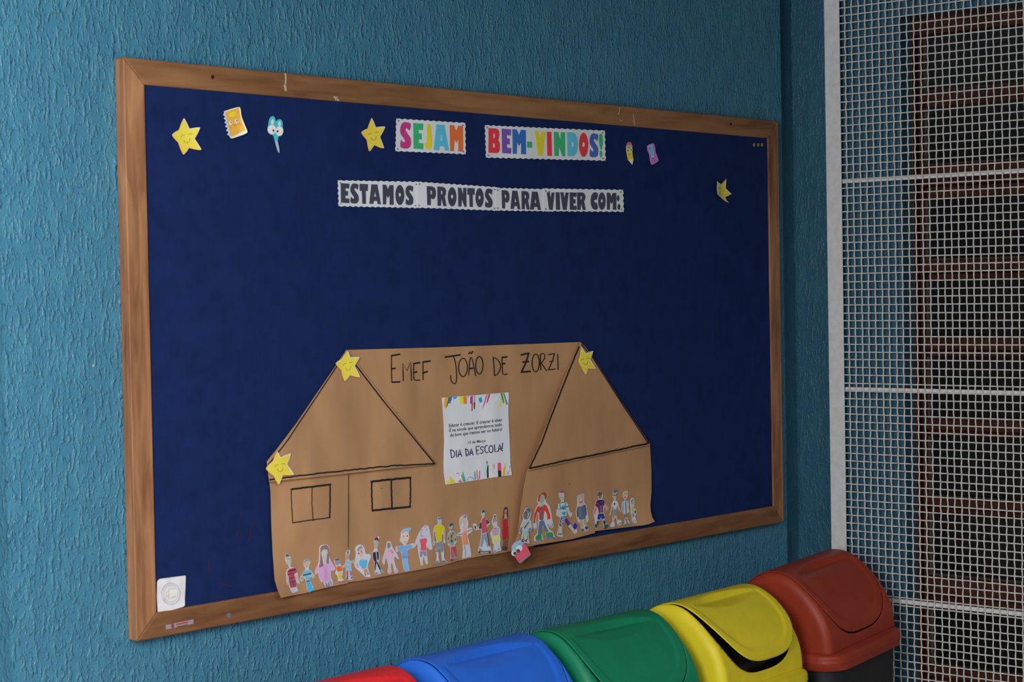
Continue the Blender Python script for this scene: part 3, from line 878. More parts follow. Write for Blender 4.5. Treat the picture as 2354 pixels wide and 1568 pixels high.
OA = (360, 220, 4.3556); OD = (1380, 280, 6.533)
star(OA, [(275, 220), (440, 316), (454, 545), (272, 593), (154, 388)], [(330, 330), (382, 432), (328, 520), (220, 465), (222, 345)], 'yellow smiling paper star at the top left of the board, left of the notebook', CL + .002, .005)
star(OB, [(620, 130), (826, 266), (807, 598), (585, 645), (460, 350)], [(680, 278), (744, 425), (660, 542), (548, 460), (556, 297)], 'yellow smiling paper star beside the SEJAM banner', CL + .0015, .002)
star((600, 780, 5.6), [(1118, 145), (1272, 228), (1280, 493), (1080, 547), (960, 308)], [(1148, 234), (1207, 345), (1150, 460), (1035, 392), (1035, 256)], 'yellow smiling paper star on the left roof peak of the paper house', lambda x, y: roofL(x, y) + .0025, .0012)
star((880, 780, 4.708), [(2146, 78), (2280, 124), (2310, 322), (2198, 387), (2116, 232)], [(2196, 152), (2247, 222), (2224, 315), (2150, 300), (2136, 172)], 'yellow smiling paper star on the right roof peak of the paper house', lambda x, y: roofR(x, y) + .002, .0008)
star((600, 1000, 4.126), [(155, 155), (286, 173), (317, 378), (170, 473), (45, 316)], [(187, 212), (250, 282), (210, 380), (126, 390), (112, 250)], 'yellow smiling paper star on the left eaves of the paper house', lambda x, y: roofL(x, y) + .002, .0012)
# tilted star on the right: half folded away
def bent_star():
    pts = P(OD[0], OD[1], OD[2], [(1757, 893), (1815, 941), (1893, 860), (1884, 1000), (1972, 1085), (1875, 1132), (1905, 1190), (1935, 1221), (1870, 1185), (1800, 1125), (1762, 1088), (1752, 990)])
    dep = lambda x, y: CL + .004 + .010 * sm(1660, 1650, x) + .008 * sm(445, 465, y)
    o = sheet('paper_star', pts, dep, STARW, None, step=5, thick=.0005, label='small curled yellow paper star alone at the right of the board', cat='paper star', group='smiling paper stars')
    cx, cy = 1663, 436
    y2 = P(OD[0], OD[1], OD[2], [(1757, 898), (1815, 948), (1886, 872), (1872, 1000), (1955, 1085), (1868, 1122), (1900, 1188), (1930, 1216), (1870, 1180), (1802, 1120), (1764, 1085), (1756, 990)])
    sheet('yellow_face', y2, lambda x, y: dep(x, y) + .0005, YEL, o, step=6)
    dd = lambda x, y: dep(x, y) + .0009
    strokes('drawn_eye', [P(OD[0], OD[1], OD[2], [(1788, 990), (1800, 1000), (1812, 1002)])], .8, dd, GREYL, o)
    strokes('drawn_eye', [P(OD[0], OD[1], OD[2], [(1835, 1015), (1848, 1030), (1858, 1050)])], .8, dd, GREYL, o)
    strokes('drawn_smile', [P(OD[0], OD[1], OD[2], [(1795, 1040), (1800, 1080), (1820, 1108), (1840, 1095)])], .8, dd, GREYL, o)
bent_star()

# ------------------------------------------------------------------ small stickers
BLK = ink((26, 26, 32), 1.0); WHT = mat('sticker_white', (206, 208, 214), .6, 1.6, .3)


def sticker(name, org, outline, c, label, cat, parts, base=CL + .002, dep=None, pin=None, k=1.7, group=None, smooth_n=1):
    """Flat cut-out: paper outline plus printed shapes (name, colour or material, polygon | ('s', polyline, width))."""
    dep = dep or (lambda x, y: base)
    m = c if not isinstance(c, tuple) else ink(c, k)
    ol = P(org[0], org[1], org[2], outline)
    if smooth_n: ol = chaikin(ol, smooth_n)
    o = sheet(name, ol, dep, m, None, step=6, thick=.0005, label=label, cat=cat, group=group)
    for i, pr in enumerate(parts):
        nm, cc = pr[0], pr[1]
        mm = cc if not isinstance(cc, tuple) else ink(cc, k)
        dd = lambda x, y, i=i: dep(x, y) + .0003 + .00012 * i
        if pr[2] == 's':
            strokes(nm, [(P(org[0], org[1], org[2], pr[3]), pr[4])], 1, dd, mm, o)
        else:
            pl = P(org[0], org[1], org[2], pr[2])
            if len(pr) > 3: pl = chaikin(pl, pr[3])
            sheet(nm, pl, dd, mm, o, step=5)
    return o


nb = lambda x, y: CL + .003 + .006 * sm(548, 572, x) + .003 * sm(300, 318, y)
sticker('notebook_cutout', OA, [(672, 160), (690, 150), (828, 108), (842, 130), (848, 200), (866, 250), (884, 295), (912, 355), (905, 377), (760, 430), (742, 425), (725, 395), (712, 330), (695, 250)], (226, 208, 180),
        'orange smiling spiral notebook cutout between the star and the scissors', 'paper cutout',
        [('cover', (206, 146, 58), [(682, 165), (824, 120), (838, 205), (856, 262), (890, 345), (752, 412), (738, 395), (724, 330)]),
         ('label_patch', (196, 178, 40), [(726, 172), (790, 160), (792, 203), (730, 217)]),
         ('eye', WHT, ell(742, 272, 15, 20, 14)), ('eye', WHT, ell(800, 254, 15, 20, 14)),
         ('pupil', (60, 70, 90), ell(746, 268, 7, 9, 10)), ('pupil', (60, 70, 90), ell(804, 250, 7, 9, 10)),
         ('cheek', (232, 120, 90), ell(740, 315, 15, 13, 12)), ('cheek', (232, 120, 90), ell(832, 286, 15, 13, 12)),
         ('smile', (110, 70, 40), 's', [(768, 290), (778, 300), (793, 292)], 1)] +
        [('spiral_ring', (150, 176, 206), ell(x, y, 15, 12, 12)) for x, y in ((681, 190), (689, 228), (696, 268), (702, 306), (713, 346), (722, 386))], dep=nb)
sc = lambda x, y: CL + .003 + .002 * sm(300, 350, y)
sticker('scissors_cutout', OA, [(1160, 203), (1138, 215), (1124, 250), (1118, 300), (1110, 335), (1118, 370), (1148, 392), (1170, 396), (1183, 450), (1196, 500), (1218, 570), (1232, 572), (1230, 520), (1212, 455), (1220, 405), (1240, 407), (1264, 385), (1272, 345), (1262, 310), (1263, 270), (1250, 240), (1226, 234), (1204, 246), (1192, 270), (1190, 230), (1178, 208)], (60, 158, 172),
        'teal scissors cutout with big round eyes, right of the notebook', 'paper cutout',
        [('handle_gap', (176, 186, 200), ell(1160, 262, 15, 30, 14, .15)), ('handle_gap', (176, 186, 200), ell(1230, 282, 14, 26, 14, .1)),
         ('eye', WHT, ell(1154, 340, 42, 47, 22)), ('eye', WHT, ell(1230, 355, 38, 48, 22)), ('pupil', BLK, ell(1170, 349, 9, 12, 12)), ('pupil', BLK, ell(1211, 357, 9, 12, 12)),
         ('blade', (150, 158, 172), [(1187, 455), (1212, 455), (1222, 500), (1231, 570), (1219, 570), (1202, 515)])], dep=sc, smooth_n=1)
sticker('pencil_cutout', OD, [(398, 350), (405, 318), (428, 305), (462, 310), (474, 345), (482, 360), (480, 440), (485, 500), (499, 562), (492, 610), (481, 652), (462, 625), (418, 572), (402, 500), (392, 440), (388, 365)], (212, 174, 60),
        'yellow pencil cutout with a pink eraser, left of the purple sharpener', 'paper cutout',
        [('eraser', (210, 76, 100), [(399, 352), (406, 318), (428, 307), (460, 311), (473, 345)]), ('ferrule', (140, 150, 190), [(390, 360), (478, 346), (480, 371), (392, 384)]),
         ('wood_tip', (214, 192, 150), [(418, 572), (440, 556), (465, 568), (497, 562), (490, 610), (481, 650), (460, 625)]), ('lead', (150, 156, 200), [(464, 628), (488, 622), (481, 650)]),
         ('eye', WHT, ell(410, 432, 19, 30, 16)), ('eye', WHT, ell(464, 425, 20, 30, 16)), ('pupil', BLK, ell(413, 432, 9, 15, 12)), ('pupil', BLK, ell(462, 424, 9, 15, 12)),
         ('smile', (120, 84, 30), 's', [(425, 480), (438, 494), (452, 482)], 1), ('eyebrow', (80, 50, 20), 's', [(412, 392), (426, 388)], 1.2), ('eyebrow', (80, 50, 20), 's', [(440, 384), (455, 382)], 1.2)], smooth_n=0)
sticker('sharpener_cutout', OD, [(700, 372), (722, 344), (792, 321), (812, 336), (826, 395), (832, 460), (850, 500), (878, 575), (862, 600), (785, 646), (762, 636), (746, 575), (736, 492), (710, 430)], (158, 106, 168),
        'purple pencil sharpener cutout with a blue window, right of the pencil', 'paper cutout',
        [('white_border', WHT, [(722, 370), (778, 346), (812, 522), (776, 537), (742, 450)]), ('blue_window', (76, 158, 196), [(730, 375), (775, 355), (804, 515), (780, 527), (748, 448)]),
         ('smile', (150, 40, 70), [(792, 565), (808, 570), (828, 552), (826, 575), (812, 588), (797, 580)]), ('teeth', WHT, [(800, 566), (822, 556), (820, 564), (804, 572)]),
         ('eyebrow', (80, 50, 90), 's', [(778, 550), (790, 552), (798, 545)], 1), ('eyebrow', (80, 50, 90), 's', [(814, 522), (824, 520), (828, 528)], 1), ('hole', (60, 40, 80), 's', [(742, 385), (740, 410)], 1)], smooth_n=0)
OEr = (1140, 1080, 5.885)
sticker('eraser_cutout', OEr, [(213, 1035), (222, 1010), (250, 985), (330, 945), (350, 952), (380, 990), (430, 1055), (470, 1138), (468, 1155), (330, 1270), (312, 1258), (290, 1225), (250, 1165), (214, 1130), (209, 1080)], (210, 78, 100),
        'pink and blue eraser cutout with bulging eyes overlapping the lower frame', 'paper cutout',
        [('blue_sleeve', (132, 166, 208), [(213, 1100), (216, 1035), (250, 987), (330, 947), (360, 965), (378, 992), (350, 1030), (320, 1030), (280, 1060), (262, 1110)]),
         ('grey_end', (112, 116, 134), [(470, 1138), (468, 1155), (330, 1268), (312, 1250), (390, 1190)]),
         ('scribble', (80, 110, 150), 's', [(308, 1008), (330, 1000), (348, 1000)], 1.6),
         ('eye', WHT, ell(245, 1128, 37, 38, 22)), ('eye', WHT, ell(317, 1062, 43, 42, 24)), ('pupil', (60, 64, 74), ell(258, 1132, 22, 23, 18)), ('pupil', (60, 64, 74), ell(304, 1097, 23, 24, 18))],
        dep=lambda x, y: .0275, smooth_n=0)
OT = (280, 1280, 5.605)
tag_ = sheet('white_tag', P(OT[0], OT[1], OT[2], [(458, 330), (466, 308), (490, 286), (650, 264), (815, 243), (824, 252), (820, 400), (812, 560), (814, 620), (800, 642), (720, 668), (640, 690), (550, 700), (465, 713), (462, 640), (455, 520)]),
             lambda x, y: CL + .003 + .003 * sm(1385, 1400, y) + .0012 * noise.noise(Vector((x / 15., y / 18., 1))), mat('tag_cloth', (200, 200, 204), .85, 1.35, .2, var=.03, scale=60), None, step=5, thick=.0008,
             label='small white square tag with a faint round seal in the board\'s lower left corner', cat='tag')
td = lambda x, y: CL + .0045 + .003 * sm(1385, 1400, y) + .0012 * noise.noise(Vector((x / 15., y / 18., 1)))
strokes('seal_ring', [(P(OT[0], OT[1], OT[2], arc(630, 475, 118, 138)), 2.2), (P(OT[0], OT[1], OT[2], arc(630, 475, 92, 112)), .8)], 1.5, td, ink((176, 174, 178), 1.4), tag_)
strokes('seal_mark', [P(OT[0], OT[1], OT[2], a) for a in ([(615, 410), (695, 405)], [(565, 450), (575, 510), (605, 500)], [(600, 420), (603, 540)], [(630, 530), (645, 515), (670, 522), (690, 500)], [(570, 455), (600, 440)])], 1.5, td, ink((202, 184, 150), 1.4), tag_)
# ------------------------------------------------------------------ the children's paper figures
def fbase(x, y):
    if x > 1190: return KR(x, y) + .0010
    if x > 1002: return KC(x, y) + .0014
    if x > 800: return K(x, y) + .0016
    return KL(x, y) + .0010


C1 = (640, 1200, 8.71); C2 = (800, 1180, 9.8); C3 = (980, 1150, 9.8); C4 = (1170, 1110, 10.456); C5 = (1310, 1100, 11.2)
PW = mat('figure_paper', (176, 178, 190), .75, 1.6, .2, var=.05, scale=80)
SK = (176, 146, 124); SKW = (168, 160, 146); GY = (120, 120, 134); DK = (44, 44, 54)


def figure(label, org, outline, parts, paper=PW, up=0.0):
    return sticker('paper_figure', org, outline, paper, label, 'paper figure', parts, dep=lambda x, y: fbase(x, y) + up, k=1.6,
                   group='children\'s paper figures along the house', smooth_n=1)


figure('paper figure in a red and black striped shirt, leftmost of the row', C1,
       [(140, 650), (180, 632), (230, 670), (262, 740), (258, 830), (240, 880), (265, 912), (320, 905), (375, 960), (388, 1060), (440, 1215), (432, 1245), (380, 1240), (362, 1180), (355, 1060), (340, 1100), (352, 1180), (372, 1290), (402, 1390), (360, 1400), (300, 1430), (265, 1410), (235, 1330), (215, 1270), (170, 1250), (162, 1100), (160, 1000), (178, 950), (225, 925), (205, 870), (160, 830), (142, 760)],
       [('shirt', (172, 62, 84), [(178, 985), (225, 940), (330, 912), (372, 970), (375, 1010), (318, 1040), (330, 1120), (352, 1200), (365, 1300), (240, 1318), (210, 1150), (180, 1060)]),
        ('stripe', DK, [(200, 975), (340, 938), (352, 962), (205, 1002)]), ('stripe', (70, 60, 74), [(185, 1048), (320, 1020), (322, 1040), (190, 1066)]), ('stripe', (72, 68, 80), [(208, 1120), (326, 1098), (328, 1120), (212, 1142)]),
        ('stripe', (84, 74, 88), [(220, 1190), (340, 1175), (346, 1205), (224, 1222)]), ('stripe', (104, 84, 100), [(230, 1250), (352, 1232), (356, 1262), (236, 1278)]),
        ('hair', (82, 74, 84), [(145, 660), (180, 640), (228, 680), (200, 690), (150, 705)]), ('face', (164, 160, 146), [(150, 705), (225, 685), (252, 750), (240, 840), (205, 862), (165, 820)]),
        ('glasses', (80, 110, 110), 's', [(158, 745), (185, 735), (215, 745), (240, 740)], 1), ('sleeve', (166, 160, 160), [(170, 1080), (205, 1080), (222, 1250), (178, 1240)]), ('arm', SKW, [(360, 1050), (386, 1080), (432, 1225), (385, 1232)])])
figure('paper figure in a light blue shirt and cyan trousers, second from the left', C1,
       [(500, 790), (545, 745), (620, 738), (645, 770), (640, 850), (610, 910), (605, 950), (660, 965), (680, 1030), (742, 1075), (735, 1110), (690, 1140), (650, 1090), (632, 1140), (650, 1200), (690, 1290), (722, 1340), (700, 1370), (620, 1415), (590, 1395), (565, 1260), (550, 1170), (520, 1120), (510, 1190), (470, 1208), (436, 1160), (445, 1100), (485, 1050), (500, 990), (550, 960), (545, 930), (505, 870)],
       [('shirt', (96, 156, 182), [(490, 1030), (505, 985), (600, 955), (655, 968), (668, 1030), (632, 1090), (645, 1180), (560, 1200), (530, 1110)]), ('stripe', DK, [(480, 1060), (660, 1018), (662, 1042), (485, 1084)]), ('belt', (52, 58, 78), [(556, 1185), (632, 1165), (636, 1185), (560, 1208)]),
        ('trousers', (58, 150, 190), [(562, 1215), (640, 1190), (680, 1300), (718, 1340), (690, 1372), (620, 1412), (592, 1390)]), ('hair', (126, 128, 130), [(500, 800), (545, 750), (620, 742), (635, 775), (560, 780), (510, 830)]), ('face', (166, 150, 128), [(505, 830), (560, 785), (632, 782), (632, 860), (580, 915), (535, 905)]),
        ('glove', (150, 138, 126), [(440, 1120), (490, 1075), (520, 1120), (508, 1185), (468, 1202)]), ('glove', (158, 148, 140), [(640, 1050), (690, 1050), (738, 1085), (690, 1135), (655, 1095)])])
figure('paper figure with long brown hair and a wide pink dress', C1,
       [(825, 500), (870, 460), (950, 448), (1015, 480), (1025, 560), (1015, 700), (1060, 790), (1130, 900), (1140, 940), (1100, 985), (1060, 950), (1050, 1060), (1065, 1130), (1108, 1270), (1065, 1300), (1030, 1240), (1010, 1190), (985, 1220), (990, 1310), (960, 1325), (925, 1260), (905, 1210), (850, 1215), (815, 1100), (795, 1000), (760, 1050), (725, 1040), (745, 950), (800, 850), (818, 780), (820, 620)],
       [('dress', (176, 144, 182), [(745, 950), (805, 850), (900, 840), (1020, 820), (1040, 770), (1128, 905), (1098, 970), (1052, 930), (1045, 1060), (1058, 1130), (1020, 1185), (990, 1180), (960, 1215), (860, 1205), (820, 1090), (800, 980), (760, 1030), (735, 1030)]),
        ('dress_shade', (182, 128, 170), [(910, 900), (980, 880), (985, 1150), (930, 1180)]), ('hair', (120, 96, 96), [(838, 520), (880, 470), (960, 460), (1010, 500), (1018, 600), (1010, 830), (960, 850), (975, 660), (985, 560), (900, 545), (865, 600), (880, 720), (905, 880), (815, 920), (835, 780), (840, 620)]),
        ('face', (164, 164, 154), [(855, 620), (890, 560), (975, 550), (988, 620), (960, 690), (910, 720), (870, 690)]), ('neck', (162, 160, 160), [(900, 720), (955, 700), (970, 850), (930, 870)]), ('trousers', (100, 112, 168), [(930, 1200), (975, 1245), (985, 1308), (962, 1318)]), ('trousers', (112, 124, 176), [(1015, 1160), (1045, 1170), (1090, 1270), (1068, 1290)])])
figure('small paper figure in an orange shirt and yellow shorts', C1,
       [(1130, 740), (1200, 730), (1230, 770), (1238, 840), (1270, 890), (1290, 960), (1290, 1060), (1272, 1075), (1285, 1130), (1330, 1195), (1290, 1215), (1255, 1190), (1240, 1215), (1200, 1210), (1195, 1150), (1188, 1080), (1150, 1050), (1140, 1010), (1165, 960), (1155, 890), (1130, 830), (1118, 780)],
       [('shirt', (196, 92, 40), [(1160, 895), (1230, 880), (1272, 905), (1284, 970), (1240, 990), (1200, 1005), (1165, 960)]), ('shorts', (178, 170, 30), [(1195, 1015), (1248, 1010), (1262, 1080), (1282, 1130), (1205, 1145)]), ('hair', (58, 60, 74), [(1132, 745), (1200, 736), (1218, 760), (1135, 770)]),
        ('face', (126, 126, 140), [(1130, 772), (1222, 765), (1228, 830), (1195, 868), (1150, 860), (1135, 815)]), ('shoe', (180, 50, 70), [(1205, 1185), (1245, 1185), (1248, 1208), (1208, 1208)]), ('shoe', (178, 54, 76), [(1268, 1180), (1300, 1172), (1325, 1195), (1280, 1210)])])
figure('thin paper figure in a pale blue coat with arms spread wide', C1,
       [(1380, 560), (1440, 560), (1436, 640), (1415, 700), (1418, 750), (1440, 790), (1530, 755), (1535, 800), (1500, 830), (1450, 835), (1470, 960), (1478, 1050), (1500, 1120), (1490, 1150), (1430, 1170), (1350, 1165), (1358, 1080), (1352, 960), (1350, 900), (1300, 928), (1275, 910), (1290, 875), (1345, 845), (1352, 760), (1345, 690), (1350, 620)],
       [('coat', (130, 170, 202), [(1365, 762), (1412, 755), (1445, 840), (1460, 985), (1358, 985), (1355, 850)]), ('trousers', (166, 80, 96), [(1362, 990), (1395, 990), (1392, 1100), (1365, 1090)]), ('trousers', (160, 84, 104), [(1430, 985), (1460, 980), (1480, 1060), (1450, 1090)]),
        ('face', (178, 140, 118), [(1352, 650), (1400, 630), (1412, 690), (1400, 745), (1352, 750)]), ('cap', (90, 96, 120), [(1382, 600), (1400, 570), (1408, 630), (1385, 632)]), ('shoe', DK, [(1368, 1110), (1388, 1095), (1386, 1150), (1362, 1155)]), ('shoe', (70, 76, 100), [(1455, 1100), (1478, 1090), (1490, 1120), (1462, 1140)]),
        ('arm', (172, 148, 134), [(1290, 880), (1345, 852), (1350, 890), (1300, 920)]), ('arm', (172, 148, 134), [(1445, 795), (1525, 762), (1528, 800), (1455, 826)])])
figure('paper figure with long white hair and a bright blue dress', C2,
       [(160, 800), (190, 735), (260, 700), (330, 720), (370, 780), (388, 860), (405, 925), (460, 910), (510, 930), (520, 990), (480, 1080), (455, 1150), (450, 1230), (480, 1340), (518, 1430), (500, 1440), (390, 1442), (340, 1390), (260, 1310), (180, 1250), (140, 1160), (145, 1080), (175, 980), (180, 900)],
       [('dress', (78, 156, 208), [(248, 1080), (290, 1040), (340, 1070), (400, 1030), (440, 1080), (425, 1180), (400, 1240), (340, 1258), (290, 1210), (250, 1150)]), ('hair', (120, 128, 146), [(205, 830), (240, 760), (300, 735), (340, 770), (320, 800), (270, 800), (225, 860)]),
        ('face', (196, 150, 138), [(235, 850), (290, 800), (345, 830), (350, 900), (320, 965), (270, 970), (240, 920)]), ('eye', (50, 64, 90), ell(240, 905, 14, 18, 12)), ('eye', (60, 60, 90), ell(303, 865, 12, 18, 12)), ('neck', (190, 150, 130), [(280, 1020), (340, 1010), (350, 1050), (310, 1070)]),
        ('legs', (196, 122, 70), [(360, 1260), (430, 1255), (445, 1320), (365, 1355)]), ('shoe', (90, 96, 110), [(372, 1360), (400, 1355), (405, 1405), (385, 1405)]), ('shoe', (86, 90, 106), [(430, 1345), (455, 1338), (466, 1370), (440, 1375)]), ('arm', (180, 150, 140), [(170, 1140), (200, 1120), (250, 1210), (215, 1220)])])
figure('thin paper figure with maroon hair and black clothes', C2,
       [(580, 600), (600, 560), (650, 530), (700, 515), (710, 550), (690, 600), (688, 680), (665, 770), (665, 840), (700, 880), (718, 960), (712, 1050), (690, 1100), (700, 1160), (750, 1270), (828, 1335), (820, 1360), (740, 1365), (690, 1380), (640, 1392), (605, 1385), (608, 1270), (600, 1110), (570, 1060), (552, 960), (550, 880), (595, 830), (600, 740), (590, 660)],
       [('jacket', (42, 42, 52), [(560, 885), (620, 865), (640, 1000), (645, 1100), (600, 1090), (572, 1040), (558, 960)]), ('jacket', (46, 46, 56), [(640, 862), (685, 870), (698, 960), (690, 1050), (665, 1060), (650, 960)]), ('trousers', (36, 36, 46), [(603, 1095), (640, 1100), (628, 1200), (622, 1290), (608, 1290)]),
        ('trousers', (38, 38, 48), [(640, 1100), (665, 1090), (700, 1170), (742, 1270), (728, 1290), (680, 1210)]), ('hair', (92, 34, 42), [(582, 610), (605, 560), (650, 532), (685, 570), (690, 640), (675, 620), (640, 595), (600, 610)]), ('face', (152, 150, 142), [(592, 640), (640, 600), (678, 640), (672, 720), (650, 790), (612, 800), (598, 700)]),
        ('shoe', (128, 134, 146), [(608, 1330), (640, 1320), (690, 1365), (612, 1382)]), ('shoe', (124, 130, 144), [(720, 1290), (755, 1290), (822, 1350), (745, 1355)])])
figure('paper figure with a grey face and a pale pink dress', C2,
       [(880, 640), (920, 625), (965, 640), (985, 720), (1020, 800), (1080, 880), (1140, 980), (1148, 1035), (1125, 1040), (1050, 960), (1040, 1050), (1060, 1130), (1085, 1235), (1130, 1270), (1135, 1330), (1090, 1360), (1050, 1350), (1030, 1240), (1000, 1120), (975, 1120), (965, 1240), (990, 1310), (970, 1365), (920, 1372), (885, 1330), (905, 1265), (918, 1200), (890, 1100), (850, 1000), (838, 1080), (830, 1160), (795, 1160), (775, 1090), (780, 1020), (810, 940), (850, 800), (870, 700)],
       [('dress', (196, 162, 182), [(880, 850), (930, 815), (990, 820), (1040, 880), (1025, 960), (1030, 1080), (960, 1100), (890, 1100), (865, 980)]), ('bodice', (196, 128, 152), [(900, 840), (985, 815), (1040, 890), (980, 920), (960, 850), (905, 860)]), ('face', (116, 118, 124), [(880, 680), (945, 660), (960, 730), (930, 790), (890, 790)]), ('boot', (184, 156, 176), ell(935, 1315, 42, 45, 16)), ('boot', (180, 148, 172), ell(1090, 1300, 38, 45, 16))])
figure('paper figure with pale blue quiff, blue shirt and one outstretched arm', C2,
       [(1195, 430), (1230, 370), (1300, 345), (1380, 325), (1425, 335), (1420, 370), (1375, 410), (1370, 470), (1388, 530), (1370, 600), (1330, 680), (1300, 715), (1400, 705), (1440, 670), (1485, 680), (1510, 720), (1495, 790), (1460, 790), (1345, 815), (1345, 950), (1355, 1080), (1370, 1170), (1405, 1290), (1330, 1310), (1275, 1318), (1245, 1200), (1225, 1080), (1215, 870), (1125, 865), (1110, 890), (1080, 870), (1075, 790), (1095, 735), (1240, 735), (1260, 715), (1210, 665), (1165, 620), (1180, 570), (1190, 500)],
       [('shirt', (104, 148, 204), [(1115, 745), (1260, 735), (1310, 722), (1430, 708), (1455, 780), (1340, 805), (1342, 960), (1350, 1010), (1222, 1020), (1218, 860), (1128, 860)]), ('trousers', (120, 158, 206), [(1225, 1025), (1350, 1015), (1365, 1170), (1398, 1288), (1278, 1312), (1248, 1190)]),
        ('pocket', (84, 130, 196), [(1230, 960), (1330, 955), (1335, 1010), (1232, 1012)]), ('hair', (120, 164, 204), [(1200, 440), (1232, 378), (1300, 350), (1385, 330), (1420, 342), (1370, 408), (1290, 412), (1225, 440)]), ('face', (204, 170, 158), [(1215, 450), (1300, 415), (1360, 425), (1382, 530), (1350, 620), (1280, 700), (1225, 650), (1205, 560)]),
        ('eye', (100, 124, 144), ell(1258, 525, 13, 20, 12)), ('eye', (60, 66, 130), ell(1335, 512, 12, 22, 12)), ('smile', (150, 90, 96), 's', [(1255, 645), (1285, 655), (1310, 630)], 1), ('hand', (190, 164, 150), ell(1468, 730, 30, 45, 14)), ('hand', (196, 156, 140), [(1085, 760), (1115, 745), (1128, 860), (1095, 870)])])
figure('paper figure with very long white hair and a pink top, right of the blue quiff', C2,
       [(1650, 360), (1700, 290), (1770, 260), (1820, 290), (1840, 380), (1870, 520), (1880, 650), (1910, 790), (1895, 815), (1850, 838), (1800, 780), (1780, 720), (1775, 880), (1790, 1010), (1812, 1135), (1780, 1160), (1750, 1140), (1725, 1040), (1700, 960), (1690, 1080), (1690, 1190), (1665, 1200), (1640, 1150), (1610, 1020), (1585, 900), (1570, 760), (1560, 670), (1520, 760), (1490, 775), (1480, 740), (1520, 640), (1550, 560), (1600, 440)],
       [('top', (206, 78, 98), [(1610, 590), (1700, 570), (1770, 560), (1780, 620), (1758, 690), (1770, 840), (1640, 840), (1640, 700)]), ('shorts', (132, 120, 152), [(1625, 860), (1765, 850), (1765, 960), (1715, 970), (1690, 900), (1660, 980), (1620, 985)]), ('eye', (110, 114, 130), ell(1672, 372, 10, 12, 10)), ('eye', (110, 114, 130), ell(1762, 370, 10, 12, 10)),
        ('smile', (140, 142, 150), 's', [(1655, 490), (1690, 525), (1730, 510)], 1), ('hair_line', (140, 142, 150), 's', [(1650, 370), (1640, 460), (1650, 540)], .8), ('hair_line', (120, 122, 132), 's', [(1720, 310), (1775, 290)], 1), ('shoe', (184, 178, 60), ell(1668, 1180, 16, 14, 10)), ('shoe', (184, 178, 60), ell(1775, 1152, 16, 10, 10))])
figure('paper figure in a yellow T-shirt and grey shorts', C3,
       [(245, 390), (280, 368), (335, 380), (352, 430), (345, 520), (345, 555), (395, 570), (425, 640), (437, 760), (430, 870), (435, 960), (400, 985), (385, 900), (385, 780), (360, 760), (345, 890), (380, 1010), (405, 1120), (400, 1180), (405, 1330), (490, 1395), (480, 1412), (360, 1412), (355, 1340), (340, 1200), (305, 1060), (275, 1180), (280, 1330), (318, 1400), (310, 1430), (190, 1448), (195, 1400), (235, 1350), (235, 1220), (212, 1150), (220, 1040), (235, 940), (205, 780), (200, 900), (212, 980), (200, 1030), (150, 1035), (135, 1000), (160, 900), (155, 740), (170, 640), (190, 575), (262, 555), (258, 480)],
       [('shirt', (184, 172, 28), [(190, 590), (260, 565), (345, 560), (400, 580), (422, 670), (375, 685), (360, 780), (345, 920), (290, 935), (240, 950), (225, 800), (205, 690), (170, 705)]), ('shorts', (120, 122, 134), [(235, 960), (345, 925), (375, 1010), (398, 1120), (375, 1175), (330, 1165), (300, 1040), (275, 1180), (218, 1165), (220, 1040)]), ('cap', (112, 116, 132), [(250, 400), (290, 372), (340, 390), (345, 435), (255, 440)]),
        ('face', (160, 166, 156), [(262, 445), (342, 440), (340, 520), (300, 560), (265, 530)]), ('arm', (140, 120, 124), [(165, 720), (205, 710), (205, 920), (165, 930)]), ('hand', (160, 144, 124), ell(172, 985, 34, 45, 14)), ('arm', (168, 150, 140), [(385, 690), (425, 680), (428, 890), (392, 890)]), ('shoe', (118, 122, 136), [(192, 1408), (240, 1355), (312, 1400), (308, 1428), (192, 1444)]), ('shoe', (98, 104, 120), [(362, 1370), (400, 1350), (480, 1398), (362, 1400)])], up=.0003)
figure('paper figure in a camouflage jacket and red trousers', C3,
       [(505, 580), (530, 510), (590, 505), (605, 560), (600, 640), (585, 695), (640, 700), (665, 760), (680, 880), (685, 960), (655, 975), (640, 1010), (655, 1100), (672, 1270), (722, 1325), (700, 1340), (650, 1335), (640, 1200), (610, 1090), (605, 1200), (605, 1360), (550, 1368), (552, 1240), (545, 1100), (540, 1030), (500, 1035), (480, 980), (470, 860), (490, 760), (520, 715), (540, 700), (520, 650)],
       [('jacket', (140, 138, 118), [(490, 770), (540, 720), (585, 700), (635, 705), (660, 770), (675, 900), (650, 960), (630, 930), (630, 1015), (545, 1030), (520, 950), (510, 1000), (478, 960), (475, 860)]), ('camouflage_patch', (70, 72, 66), [(560, 770), (590, 790), (580, 860), (548, 840)]), ('camouflage_patch', (66, 68, 64), [(540, 880), (585, 890), (600, 960), (560, 950)]),
        ('camouflage_patch', (74, 76, 70), [(490, 840), (510, 850), (505, 890), (486, 880)]), ('camouflage_patch', (72, 74, 68), [(595, 730), (615, 740), (605, 775), (590, 765)]), ('camouflage_patch', (72, 74, 68), [(640, 870), (668, 860), (665, 900), (645, 910)]),
        ('trousers', (168, 56, 82), [(560, 1045), (650, 1040), (668, 1180), (678, 1280), (655, 1290), (620, 1130), (590, 1120), (598, 1240), (590, 1330), (565, 1330), (555, 1160)]), ('hair', (72, 72, 84), [(508, 600), (530, 515), (590, 512), (603, 570), (550, 590)]), ('face', (150, 150, 152), [(522, 610), (598, 580), (592, 650), (560, 695), (530, 670)]),
        ('smile', (60, 40, 50), 's', [(545, 662), (565, 672), (585, 655)], 1.3), ('shoe', (60, 62, 74), [(548, 1330), (602, 1330), (602, 1362), (552, 1366)]), ('shoe', (96, 98, 116), [(650, 1300), (690, 1300), (720, 1328), (655, 1335)])], up=.0003)
